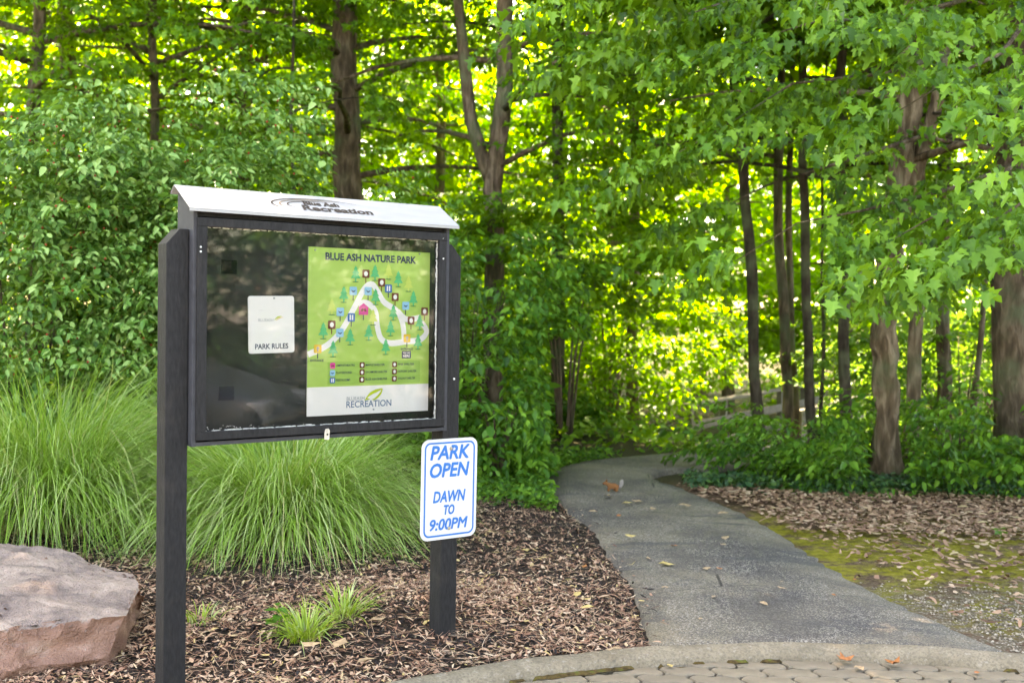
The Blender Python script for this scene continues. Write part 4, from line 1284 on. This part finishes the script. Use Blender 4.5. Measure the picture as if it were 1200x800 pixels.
# ------------------------------------------------------------------ footbridge beyond the trunks
fb = Vector((3.35, 16.4, -.86)); fdir = Vector((3.1, 5.2, 0)).normalized()
root = empty('footbridge', fb, math.atan2(fdir.y, fdir.x)); tag(root, 'weathered timber footbridge with low railings glimpsed behind the trunks', 'footbridge')
BL = 7.5
for k in range(48):
    MB().box(k * BL / 48 + .006, (k + 1) * BL / 48 - .006, -.78, .78, .0, .045 + .002 * (k % 3)).build('plank', MATS['bridge_deck'], root)
for s in (-1, 1):
    MB().box(-.1, BL + .1, s * .7 - .05, s * .7 + .05, -.22, -.003).build('beam', MATS['bridge_timber'], root)
    for k in range(6):
        x = .1 + k * (BL - .2) / 5
        MB().box(x - .045, x + .045, s * .83 - .045, s * .83 + .045, -.2, .98).build('post', MATS['bridge_timber'], root)
    MB().box(-.05, BL + .05, s * .83 - .07, s * .83 + .07, .984, 1.024).build('handrail', MATS['bridge_timber'], root)
    for z in (.28, .62):
        MB().box(-.02, BL + .02, s * .765 - .018, s * .765 + .018, z, z + .13).build('rail', MATS['bridge_timber'], root)

# ------------------------------------------------------------------ squirrel on the path
sp_ = on_ground(718, 576, .05)
sq = empty('squirrel', (sp_.x, sp_.y, .052)); tag(sq, 'small reddish-brown squirrel with grey tail on the path near the bend', 'squirrel')
def skin(name, verts, edges, radii, mat, parent, sub=2):
    me_ = bpy.data.meshes.new(name); me_.from_pydata(verts, edges, []); me_.update()
    o_ = link_mesh(name, me_, mat, parent)
    mo = o_.modifiers.new('skin', 'SKIN')
    mo.use_smooth_shade = True
    if not me_.skin_vertices: pass
    for i_, r2 in enumerate(radii):
        me_.skin_vertices[0].data[i_].radius = (r2, r2)
    me_.skin_vertices[0].data[0].use_root = True
    ss = o_.modifiers.new('sub', 'SUBSURF'); ss.levels = sub; ss.render_levels = sub
    return o_
bv = [(0, 0, .055), (.035, 0, .06), (.065, 0, .05), (-.035, 0, .068), (-.06, 0, .085), (-.085, 0, .10), (-.108, 0, .096), (-.122, 0, .092),
      (-.045, .018, .04), (-.055, .02, .006), (-.045, -.018, .04), (-.055, -.02, .006), (.045, .028, .03), (.02, .03, .006), (.045, -.028, .03), (.02, -.03, .006)]
be = [(0, 1), (1, 2), (0, 3), (3, 4), (4, 5), (5, 6), (6, 7), (3, 8), (8, 9), (3, 10), (10, 11), (1, 12), (12, 13), (1, 14), (14, 15)]
brd = [.034, .036, .024, .028, .020, .024, .017, .007, .010, .007, .010, .007, .016, .009, .016, .009]
skin('body', bv, be, brd, MATS['squirrel_fur'], sq)
skin('tail', [(.062, 0, .045), (.088, 0, .05), (.105, 0, .08), (.10, 0, .115), (.115, 0, .14)], [(0, 1), (1, 2), (2, 3), (3, 4)], [.012, .022, .028, .026, .012], MATS['squirrel_tail'], sq)
for s in (-1, 1):
    MB().tube([(-.078, s * .013, .115), (-.074, s * .017, .130), (-.073, s * .018, .139)], [.007, .006, .001], 6).build('ear', MATS['squirrel_fur'], sq, True)
    MB().tube([(-.098, s * .016, .106), (-.098, s * .021, .106)], [.0045, .001], 6).build('eye', MATS['eye_black'], sq, True)
sq.rotation_euler = (0, 0, R(12)); sq.scale = (.72, .72, .72)

# ------------------------------------------------------------------ parked car beside the viewer, mirrored in the pane
t = NT('car_paint'); t.princ((.13, .135, .145), .2, .5, None, .2)
plain('car_glass', (.01, .012, .014), .08, .6, 0, 5, 0)
plain('tyre', (.012, .012, .013), .8, .3, .2, 40, .2)
plain('rim', (.40, .41, .43), .3, .6, .1, 20, 0)
plain('lamp_glass', (.75, .76, .78), .15, .6, 0, 20, 0)
car = empty('parked_car', (4.15, -.15, -.075), R(80)); tag(car, 'silver-grey parked car mirrored in the left of the pane', 'car')
side_ = [(2.2, .32), (2.25, .55), (2.15, .80), (1.25, 1.0), (.75, 1.42), (-.1, 1.56), (-1.3, 1.52), (-2.0, 1.15), (-2.2, 1.05), (-2.22, .4), (-2.1, .28)]
stn = [(.0, 1.0), (.62, .985), (.80, .94), (.88, .86), (.905, .0)]
bmc = bmesh.new()
rings = []
for yy, k in [(-.90, .78), (-.86, .93), (-.6, 1.0), (0, 1.02), (.6, 1.0), (.86, .93), (.90, .78)]:
    rings.append([bmc.verts.new((x * (1 - (1 - k) * .25), yy * (1 - .18 * max(0, (z - .95)) / .6), .3 + (z - .3) * (k if z > .9 else 1 - (1 - k) * .3))) for x, z in side_])
for a_, b_ in zip(rings[:-1], rings[1:]):
    for i in range(len(side_)):
        j = (i + 1) % len(side_); bmc.faces.new((a_[i], a_[j], b_[j], b_[i]))
bmc.faces.new(rings[0][::-1]); bmc.faces.new(rings[-1])
bmesh.ops.recalc_face_normals(bmc, faces=bmc.faces)
cme = bpy.data.meshes.new('body'); bmc.to_mesh(cme); bmc.free()
body_o = link_mesh('body', cme, MATS['car_paint'], car, True)
body_o.modifiers.new('sub', 'SUBSURF').render_levels = 2
for s_ in (-1, 1):
    MB().prism_xz([(.72, 1.02), (.45, 1.36), (-.1, 1.45), (-.15, 1.0)], s_ * .80 - .04, s_ * .80 + .04).build('window', MATS['car_glass'], car)
    MB().prism_xz([(-.25, 1.0), (-.2, 1.45), (-1.25, 1.42), (-1.6, 1.08)], s_ * .80 - .04, s_ * .80 + .04).build('window', MATS['car_glass'], car)
    MB().box(2.02, 2.19, s_ * .66 - .16, s_ * .66 + .16, .62, .76).build('headlight', MATS['lamp_glass'], car, False, .02)
    for x in (1.35, -1.35):
        w_ = MB().tube([(x, s_ * .72, .33), (x, s_ * .73, .33), (x, s_ * .91, .33), (x, s_ * .92, .33)], [.29, .33, .33, .29], 28).build('wheel', MATS['tyre'], car, True)
        MB().tube([(x, s_ * .90, .33), (x, s_ * .925, .33)], [.21, .18], 20).build('rim', MATS['rim'], w_)
bush('added unseen hedge across the forecourt, darkening the reflection in the pane', 'hedge', 11.5, -1.0, 1.6, 5.0, 4.2, 620, 77, 'ivy_leaf', sc=(1.0, 1.5), shape='quad', cat='hedge')  # out of view, added to hide sunlit ground from the pane's reflection

# ------------------------------------------------------------------ notice board
TH = R(37.735)
KB = Vector((-.401, 5.0381, 0))
def kiosk_root(name, label, cat):
    o_ = empty(name, KB, TH); tag(o_, label, cat); return o_
board = kiosk_root('notice_board', 'black framed notice board on two posts with pale metal roof', 'notice board')
PW = .0889
def post(x0, outer):
    x1 = x0 + PW
    zt, zc = 1.811, 1.752
    if outer < 0: pts = [(x0, -.35), (x1, -.35), (x1, zt), (x0 + .052, zt), (x0, zc)]
    else: pts = [(x0, -.35), (x1, -.35), (x1, zc), (x1 - .052, zt), (x0, zt)]
    MB().prism_xz(pts, 0.0, PW).build('post', MATS['board_lumber'], board, False, .003)
post(-1.1703, -1); post(.1166, 1)
cL, cR, cB, cF = -1.0785, .1140, .970, -.0372      # local y = -(distance in front of the posts)
# side panels follow the slope of the roof
for x0, x1 in ((cL, cL + .016), (cR - .016, cR)):
    MB().prism_yz([(cF, cB), (.126, cB), (.126, 1.950), (.094, 1.979), (cF, 1.8995)], x0, x1).build('side_panel', MATS['case_metal'], board, False, .0015)
MB().box(cL + .0165, cR - .0165, cF + .001, .1255, cB + .001, cB + .016).build('bottom_panel', MATS['case_metal'], board)
MB().box(cL + .0165, cR - .0165, .05, .12, cB + .0165, 1.93).build('back_panel', MATS['board_felt'], board)
MB().box(cL + .0165, cR - .0165, -.02, .0495, 1.862, 1.884).build('head_rail', MATS['board_lumber'], board)
# sloping metal roof with folded eave
th = .0035
ey, ez, ry, rz = -.0672, 1.890, .095, 1.988
ux, uz = (ry - ey), (rz - ez); ln = math.hypot(ux, uz)
roof_pts = [(ey, ez - .011), (ey + th, ez - .011), (ey + th, ez - .001), (ry, rz - th), (.135, rz - th), (.135, 1.95), (.135 + th, 1.95), (.135 + th, rz), (ry, rz), (ey, ez + .001)]
rb = MB().prism_yz([(ey, ez), (ry, rz), (ry, rz - th), (ey, ez - th)], -1.1057, .1469)
rb.prism_yz([(ey, ez - th - .0002), (ey + .003, ez - th - .0002), (ey + .003, ez - .013), (ey, ez - .013)], -1.1057, .1469)
rb.prism_yz([(ry + .0002, rz), (.132, rz - .03), (.132, rz - .034), (ry + .0002, rz - th)], -1.1057, .1469)
roof = rb.build('roof', MATS['roof_metal'], board)
# hinged door frame
dl, dr_, db, dt = -1.066, .092, .994, 1.856
df0, df1 = -.050, -.020
fwid, fl_b, fl_t = .039, .033, .034
door = MB().box(dl, dl + fwid, df0, df1, db + fl_b + .0004, dt - fl_t - .0004).box(dr_ - fwid, dr_, df0, df1, db + fl_b + .0004, dt - fl_t - .0004) \
    .box(dl, dr_, df0 - .002, df1, db, db + fl_b).box(dl, dr_, df0 - .002, df1, dt - fl_t, dt).build('door', MATS['board_lumber'], board, False, .0015)
MB().box(dl + .02, dr_ - .02, -.032, -.029, db + .02, dt - .02).build('pane', MATS['acrylic'], door)
# flaking sealant round the pane
rds = random.Random(9)
gl0, gl1, gb0, gt0 = dl + fwid, dr_ - fwid, db + fl_b, dt - fl_t
mb = MB()
def fleck(x, z, w, h):
    n = 6
    pts = [(x + w * math.cos(6.28 * i / n) * rds.uniform(.6, 1.2), z + h * math.sin(6.28 * i / n) * rds.uniform(.6, 1.2)) for i in range(n)]
    mb.prism_xz(pts, -.0345, -.0325)
for k in range(150):
    q = rds.random()
    fleck(gl1 - .003 + rds.gauss(0, .0015), gb0 + (gt0 - gb0) * q, .0022, rds.uniform(.004, .02))
for k in range(150):
    fleck(gl0 + (gl1 - gl0) * rds.random(), gt0 - .002 + rds.gauss(0, .001), rds.uniform(.003, .016), .0018)
for k in range(150):
    fleck(gl0 + (gl1 - gl0) * rds.random(), gb0 + .002 + rds.gauss(0, .0008), rds.uniform(.004, .02), .0016)
for k in range(40):
    fleck(gl0 + .002, gb0 + (gt0 - gb0) * rds.random(), .0012, rds.uniform(.003, .012))
for k in range(22):
    fleck(gl0 + .01 + abs(rds.gauss(0, .14)), gb0 + .006 + abs(rds.gauss(0, .010)), rds.uniform(.0006, .002), rds.uniform(.0006, .002))
o = mb.build('sealant', MATS['sealant'], door); o['kind'] = 'stuff'
for x, z in ((dl + .012, 1.742), (dl + .012, 1.724), (dr_ - .02, 1.832), (dr_ - .018, 1.742)):
    MB().tube([(x, df0 + .001, z), (x, df0 - .002, z)], [.0042, .0035], 8).build('screw', MATS['sealant'], door)
# hasp of the lock
MB().prism_xz([(-.514, .968), (-.492, .966), (-.490, 1.005), (-.496, 1.013), (-.508, 1.012), (-.513, 1.004)], -.0575, -.0525).build('latch', MATS['latch_metal'], door, False, .001)
MB().tube([(-.502, -.0576, .989), (-.502, -.0595, .989)], [.004, .004], 8).build('latch_hole_shade', MATS['hook_pad'], door)  # raised dark disc standing in for the shade inside the hasp's hole
for x, z in ((-.895, 1.672), (-.902, 1.166)):
    MB().box(x - .032, x + .032, .046, .0498, z - .028, z + .028).build('hook_pad', MATS['hook_pad'], board)
for x, z in ((-1.126, 1.70), (.176, 1.20), (.150, .52)):
    MB().tube([(x, .001, z), (x, -.0015, z)], [.006, .005], 8).build('paint_chip' if z < 1.3 else 'bolt', MATS['sealant'] if z < 1.3 else MATS['board_lumber'], board)

def text_mesh(body, size, shear=0.0, offset=0.0, align='CENTER', xs=1.0, spacing=1.0):
    cu = bpy.data.curves.new('txt', 'FONT')
    cu.body = body; cu.size = size; cu.shear = shear; cu.offset = offset
    cu.align_x = align; cu.align_y = 'CENTER'; cu.space_character = spacing
    cu.resolution_u = 3
    ob = bpy.data.objects.new('txt', cu); col.objects.link(ob)
    dg = bpy.context.evaluated_depsgraph_get()
    me_ = bpy.data.meshes.new_from_object(ob.evaluated_get(dg))
    bpy.data.objects.remove(ob)
    me_.transform(Matrix.Diagonal((xs, 1, 1, 1)))
    return me_
def text_obj(name, body, size, x, z, y, mat, parent, **kw):
    width = kw.pop('width', None)
    me_ = text_mesh(body, size, **kw)
    if width:
        xsv = [v_.co.x for v_ in me_.vertices]
        me_.transform(Matrix.Diagonal((width / (max(xsv) - min(xsv)), 1, 1, 1)))
    xsv = [v_.co.x for v_ in me_.vertices]
    me_.transform(Matrix.Translation((-(max(xsv) + min(xsv)) / 2, 0, 0)))
    me_.materials.clear()
    o_ = link_mesh(name, me_, mat, parent)
    o_.location = (x, y, z); o_.rotation_euler = (R(90), 0, 0)
    return o_
def flat(pts, y, name, mat, parent):
    """flat print: outline in the board plane, facing the viewer"""
    me_ = bpy.data.meshes.new(name)
    area = sum(a_[0] * b_[1] - b_[0] * a_[1] for a_, b_ in zip(pts, pts[1:] + pts[:1]))
    if area < 0: pts = pts[::-1]
    me_.from_pydata([(x, y, z) for x, z in pts], [], [tuple(range(len(pts)))]); me_.update()
    return link_mesh(name, me_, mat, parent)
def ribbon(pts, w, y, name, mat, parent):
    P = resample(pts, 60); n = len(P)
    d_ = np.gradient(P, axis=0); d_ /= np.linalg.norm(d_, axis=1, keepdims=True) + 1e-9
    nr = np.column_stack([-d_[:, 1], d_[:, 0]])
    wv = (np.asarray(w) if np.ndim(w) else np.full(n, w))
    if len(wv) != n: wv = np.interp(np.linspace(0, 1, n), np.linspace(0, 1, len(wv)), wv)
    A = P + nr * wv[:, None] / 2; B = P - nr * wv[:, None] / 2
    v = [(a_[0], y, a_[1]) for a_ in A] + [(b_[0], y, b_[1]) for b_ in B]
    me_ = bpy.data.meshes.new(name); me_.from_pydata(v, [], [(i, n + i, n + i + 1, i + 1) for i in range(n - 1)]); me_.update()
    return link_mesh(name, me_, mat, parent)
def rrect(x0, x1, z0, z1, r, n=5):
    pts = []
    for cx_, cz_, a0 in ((x1 - r, z1 - r, 0), (x0 + r, z1 - r, 90), (x0 + r, z0 + r, 180), (x1 - r, z0 + r, 270)):
        for i in range(n + 1):
            a_ = R(a0 + 90 * i / n); pts.append((cx_ + r * math.cos(a_), cz_ + r * math.sin(a_)))
    return pts

# engraved lettering on the sloping roof (local frame on the slope)
slope = math.atan2(uz, ux)
def on_roof(o_, x, s):
    """x along the eave, s metres up the slope"""
    o_.location = (x, ey + ux * s / ln - math.sin(slope) * .0012, ez + .001 + uz * s / ln + math.cos(slope) * .0012)
    o_.rotation_euler = (slope, 0, 0)
for body, size, x, s, nm, w in (('Blue Ash', .046, -.50, .110, 'roof_lettering', .17), ('Recreation', .062, -.44, .065, 'roof_lettering', .335)):
    me_ = text_mesh(body, size, .12, .0022); me_.materials.clear()
    xsv = [v_.co.x for v_ in me_.vertices]; me_.transform(Matrix.Diagonal((w / (max(xsv) - min(xsv)), 1, 1, 1)))
    o_ = link_mesh(nm, me_, MATS['engraving'], roof); on_roof(o_, x, s)
def arc_mesh(rx, rz_, a0, a1, w0, w1):
    n = 40; v = []; f = []
    for i in range(n):
        q = i / (n - 1); a_ = R(a0 + (a1 - a0) * q); w = w0 + (w1 - w0) * math.sin(math.pi * q)
        v += [(rx * math.cos(a_), rz_ * math.sin(a_), 0), ((rx - w) * math.cos(a_), (rz_ - w * .6) * math.sin(a_), 0)]
    f = [(2 * i, 2 * i + 1, 2 * i + 3, 2 * i + 2) for i in range(n - 1)]
    me_ = bpy.data.meshes.new('swoosh'); me_.from_pydata(v, [], f); me_.update(); return me_
for rx, rz_, a0, a1, mt in ((.235, .066, 40, 232, 'engraving'), (.200, .056, 60, 225, 'engraving_tan'), (.165, .044, 70, 215, 'engraving')):
    o_ = link_mesh('roof_swoosh', arc_mesh(rx, rz_, a0, a1, .002, .010), MATS[mt], roof); on_roof(o_, -.50, .088)

# ------------------------------------------------------------------ park map poster inside the case
poster = empty('map_poster', KB + Matrix.Rotation(TH, 3, 'Z') @ Vector((-.235, .03, 1.06)), TH)
tag(poster, 'bright green park trail map poster pinned inside the board', 'poster')
PX0, PX1, PZ0, PZ1 = -.5505, .058, 1.0575, 1.7695
OX, OY, OZ = -.235, .03, 1.06
PYB = .036
def U(u, v): return (PX0 + u * (PX1 - PX0) - OX, PZ1 - v * (PZ1 - PZ0) - OZ)
def Yl(k): return PYB - OY - .0025 - .0005 * k
def quad_uv(u0, u1, v0, v1): return [U(u0, v1), U(u1, v1), U(u1, v0), U(u0, v0)]
MB().box(PX0 - OX, PX1 - OX, PYB - OY - .002, PYB - OY + .002, PZ0 - OZ, PZ1 - OZ).build('sheet', MATS['print_white'], poster)
flat(quad_uv(0, 1, 0, .828), Yl(0), 'green_field', MATS['poster_green'], poster)
flat(rrect(*[c_ for c_ in (U(.157, 0)[0], U(.924, 0)[0])], U(0, .818)[1], U(0, .680)[1], .006), Yl(1), 'legend_panel', MATS['poster_green_dark'], poster)
for pl_, nm in (([(0.003, 0.634), (0.137, 0.587), (0.233, 0.522), (0.3, 0.447), (0.376, 0.335), (0.446, 0.236), (0.505, 0.209), (0.551, 0.25), (0.609, 0.317), (0.713, 0.369), (0.767, 0.446), (0.784, 0.553)], 1),
               ([(0.396, 0.335), (0.447, 0.322), (0.497, 0.339), (0.538, 0.38), (0.554, 0.468), (0.587, 0.542), (0.665, 0.57), (0.8, 0.56), (0.919, 0.549), (0.975, 0.506), (0.96, 0.467), (0.916, 0.433)], 2),
               ([(0.724, 0.373), (0.799, 0.421), (0.922, 0.409)], 3)):
    ribbon([U(*q) for q in pl_], .026, Yl(nm + .5), 'trail_line', MATS['print_white'], poster)
def tree_icon(u, v, mt):
    x, z = U(u, v); h = .070; w = .050
    pts = [(0, .5), (.20, .26), (.12, .26), (.34, .02), (.20, .02), (.46, -.28), (.08, -.28), (.06, -.48), (-.06, -.48), (-.08, -.28), (-.46, -.28), (-.20, .02), (-.34, .02), (-.12, .26), (-.20, .26)]
    root_ = flat([(x + a_ * w * 1.05, z + b_ * h) for a_, b_ in pts], Yl(6), 'tree_icon', MATS[mt], poster)
    sh = [(x + .016 * math.cos(a_ * .5236), z - .5 * h + .0022 * math.sin(a_ * .5236)) for a_ in range(12)]
    flat(sh, Yl(5), 'shadow', MATS['print_tree_shade'], root_)
for q in [(0.37, 0.149), (0.528, 0.137), (0.724, 0.17), (0.277, 0.274), (0.535, 0.284), (0.856, 0.29), (0.685, 0.379), (0.119, 0.492), (0.663, 0.475), (0.332, 0.529), (0.482, 0.502), (0.196, 0.6), (0.625, 0.59), (0.914, 0.437), (0.901, 0.56)]:
    tree_icon(*q, 'print_tree')
for q in [(0.64, 0.126), (0.812, 0.198), (0.183, 0.349), (0.515, 0.409)]: tree_icon(*q, 'print_pale')
def sign_icon(u, v, mt, glyph, s=.036, house=False, pole=True):
    x, z = U(u, v); h = s / 2
    if house: o1 = [(x - h * 1.15, z + h * .35), (x - h, z + h * .3), (x - h, z - h), (x + h, z - h), (x + h, z + h * .3), (x + h * 1.15, z + h * .35), (x, z + h * 1.15)]
    else: o1 = rrect(x - h, x + h, z - h, z + h, .005, 3)
    ic = flat(o1, Yl(8), 'sign_icon', MATS[mt], poster)
    if pole: flat([(x - .0022, z - h - .022), (x + .0022, z - h - .022), (x + .0022, z), (x - .0022, z)], Yl(7), 'pole', MATS['print_brown' if mt == 'print_brown' else 'print_navy'], ic)
    g = h * .62
    if glyph == 'oval': pts = [(x + g * .85 * math.cos(a_ * .5236), z + g * 1.0 * math.sin(a_ * .5236)) for a_ in range(12)]; gm = 'print_white'
    elif glyph == 'wave': pts = [(x - g, z + g * .5), (x - g * .6, z - g * .3), (x - g * .2, z - g * .5), (x + g * .3, z - g * .5), (x + g * .7, z - g * .2), (x + g, z + g * .4), (x + g * .55, z + .1 * g), (x, z - .05 * g), (x - g * .5, z + .15 * g)]; gm = 'print_navy'
    elif glyph == 'bars':
        flat([(x - g * .8, z - g), (x - g * .2, z - g), (x - g * .2, z + g), (x - g * .8, z + g)], Yl(9), 'glyph', MATS['print_white'], ic)
        pts = [(x + g * .2, z - g), (x + g * .8, z - g), (x + g * .8, z + g), (x + g * .2, z + g)]; gm = 'print_white'
    elif glyph == 'arrow': pts = [(x - g * .25, z - g), (x + g * .25, z - g), (x + g * .25, z + .1 * g), (x + g * .8, z), (x, z + g), (x - g * .8, z), (x - g * .25, z + .1 * g)]; gm = 'print_grey'
    else: pts = [(x - g, z - g * .6), (x - g * .3, z - g * .6), (x, z - g * .1), (x + g * .3, z - g * .6), (x + g, z - g * .6), (x + g * .6, z + g * .4), (x, z + g * .1), (x - g * .6, z + g * .4)]; gm = 'print_brown'
    flat(pts, Yl(9), 'glyph', MATS[gm], ic)
for q in [(0.452, 0.147), (0.583, 0.197), (0.698, 0.284), (0.954, 0.371), (0.837, 0.429), (0.183, 0.458)]: sign_icon(*q, 'print_brown', 'oval')
for q in [(0.351, 0.253), (0.472, 0.252), (0.249, 0.38), (0.248, 0.506), (0.789, 0.337)]: sign_icon(*q, 'print_lightblue', 'wave')
for q in [(0.64, 0.233), (0.338, 0.413)]: sign_icon(*q, 'print_blue', 'bars')
sign_icon(.436, .364, 'print_pink', 'masks', .047, True)
for q in [(0.076, 0.601), (0.804, 0.54)]: sign_icon(*q, 'print_yellow', 'arrow')
for body, (u, v), w in (('ENTRANCE', (.072, .670), .062), ('ENTRANCE', (.804, .608), .062)):
    text_obj('map_lettering', body, .013, *U(u, v), Yl(6), MATS['print_navy'], poster, width=w, offset=.0003)
x, z = U(.802, .642)
flat(rrect(x - .024, x + .024, z - .0165, z + .0165, .002, 2), Yl(4), 'here_panel', MATS['print_navy'], poster)
text_obj('map_lettering', 'YOU ARE', .0125, x, z + .0072, Yl(6), MATS['print_white'], poster, width=.040, offset=.0002)
text_obj('map_lettering', 'HERE', .0145, x, z - .0065, Yl(6), MATS['print_white'], poster, width=.036, offset=.0004)
LEG = [('print_pink', 'masks', 'AMPHITHEATRE'), ('print_lightblue', 'wave', 'PLAYGROUND'), ('print_blue', 'bars', 'RESTROOMS'), ('print_brown', 'oval', 'MAPLE SHELTER'), ('print_brown', 'oval', 'SYCAMORE SHELTER'),
       ('print_brown', 'oval', 'BLUE ASH SHELTER'), ('print_brown', 'oval', 'PINE SHELTER'), ('print_brown', 'oval', 'HICKORY SHELTER'), ('print_brown', 'oval', 'WALNUT SHELTER')]
for k, (mt, gph, body) in enumerate(LEG):
    u = (.193, .430, .700)[k // 3]; v = (.702, .746, .790)[k % 3]
    sign_icon(u, v, mt, gph, .025, False, False)
    x, z = U(u, v)
    wd = {12: .092, 10: .078, 9: .07, 13: .098, 16: .112, 15: .106, 14: .1}[len(body)] * (.98 if k // 3 < 2 else .92)
    me_o = text_obj('legend_lettering', body, .0135, x + .018 + wd / 2, z, Yl(6), MATS['print_navy'], poster, width=wd, offset=.0001)
text_obj('title_lettering', 'BLUE ASH NATURE PARK', .042, *U(.502, .0535), Yl(6), MATS['print_navy'], poster, width=.455, offset=.0015)
text_obj('logo_lettering', 'BLUEASH', .022, *U(.383, .905), Yl(2), MATS['print_grey'], poster, width=.088, offset=.0003)
text_obj('logo_lettering', 'RECREATION', .040, *U(.494, .941), Yl(2), MATS['print_slate'], poster, width=.226, offset=.0006)
ribbon([U(*q) for q in [(.462, .912), (.50, .882), (.55, .862), (.603, .850)]], [.001, .012, .014, .004], Yl(2), 'logo_swoosh', MATS['print_lime'], poster)
ribbon([U(*q) for q in [(.603, .851), (.585, .880), (.548, .908), (.515, .916)]], [.004, .010, .010, .001], Yl(3), 'logo_swoosh', MATS['print_lime'], poster)
ribbon([U(*q) for q in [(.455, .918), (.475, .910), (.50, .914)]], [.002, .008, .002], Yl(3), 'logo_swoosh', MATS['print_lime'], poster)
for u, v in ((.05, .018), (.905, .010), (.53, .975)):
    x, z = U(u, v); MB().tube([(x, Yl(0), z), (x, Yl(12), z)], [.0035, .003], 8).build('pin', MATS['print_grey'], poster)

# ------------------------------------------------------------------ small white notice (its code is left off)
NX, NZ, NY = -.712, 1.443, .036
note = empty('rules_notice', KB + Matrix.Rotation(TH, 3, 'Z') @ Vector((NX, NY, NZ - .118)), TH)
note.rotation_euler = (0, R(-1.2), TH)
tag(note, 'small white notice reading PARK RULES inside the board', 'notice')
def nz(z): return z + .118
MB().prism_xz(rrect(-.102, .102, nz(-.117), nz(.117), .011), -.002, .002).build('sheet', MATS['print_white'], note)
text_obj('notice_lettering', 'PARK RULES', .030, 0, nz(-.090), -.0026, MATS['print_navy'], note, width=.148, offset=.0007)
text_obj('notice_logo', 'BLUEASH', .016, -.025, nz(.018), -.0026, MATS['print_grey'], note, width=.066)
ribbon([(.012, nz(.018)), (.028, nz(.030)), (.046, nz(.034))], [.001, .006, .001], -.0026, 'notice_swoosh', MATS['print_lime'], note)
ribbon([(.018, nz(.016)), (.034, nz(.026)), (.052, nz(.030))], [.001, .004, .001], -.0028, 'notice_swoosh', MATS['print_yellow'], note)
MB().tube([(.012, -.002, nz(.108)), (.012, -.006, nz(.108))], [.004, .0035], 8).build('pin', MATS['print_grey'], note)

# ------------------------------------------------------------------ opening hours sign on the right post
hs = empty('hours_sign', KB + Matrix.Rotation(TH, 3, 'Z') @ Vector((.1525, -.004, .472)), TH)
hs.rotation_euler = (0, R(.35), TH)
tag(hs, 'white metal PARK OPEN hours sign with blue lettering on the right post', 'sign')
SW, SH = .1525, .4572
plate = MB().prism_xz(rrect(-SW, SW, 0, SH, .038, 6), -.0035, .0025).build('plate', MATS['sign_white'], hs)
outer = rrect(-SW + .014, SW - .014, .014, SH - .014, .030, 6); inner = rrect(-SW + .022, SW - .022, .022, SH - .022, .023, 6)
n = len(outer)
me = bpy.data.meshes.new('border')
me.from_pydata([(x, -.0042, z) for x, z in outer] + [(x, -.0042, z) for x, z in inner], [], [(i, (i + 1) % n, n + (i + 1) % n, n + i) for i in range(n)]); me.update()
link_mesh('border', me, MATS['sign_blue'], plate)
for body, zc, size, w in (('PARK', .392, .088, .218), ('OPEN', .312, .088, .220), ('DAWN', .192, .072, .182), ('TO', .131, .060, .062), ('9:00PM', .066, .070, .212)):
    base_me = text_mesh(body, size, .20, 0)
    co = np.zeros(len(base_me.vertices) * 3); base_me.vertices.foreach_get('co', co); co = co.reshape(-1, 3)
    co[:, 0] -= (co[:, 0].max() + co[:, 0].min()) / 2; co[:, 0] *= (w - .006) / (co[:, 0].max() - co[:, 0].min())
    mbt = MB()
    bw = .0026 if size > .08 else .0019
    for k in range(9):
        ox, oz = (0, 0) if k == 8 else (bw * math.cos(k * .7854), bw * math.sin(k * .7854))
        mbt.add([(x + ox, -.0042 - .00006 * k, zc + y + oz) for x, y, _ in co], [tuple(p.vertices) for p in base_me.polygons])
    mbt.build('sign_lettering', MATS['sign_blue'], plate)
for x, z in ((.004, .412), (.0, .048)):
    MB().tube([(x, -.004, z), (x, -.008, z), (x, -.0095, z)], [.0085, .0075, .003], 10).build('bolt', MATS['screw_metal'], plate, True)
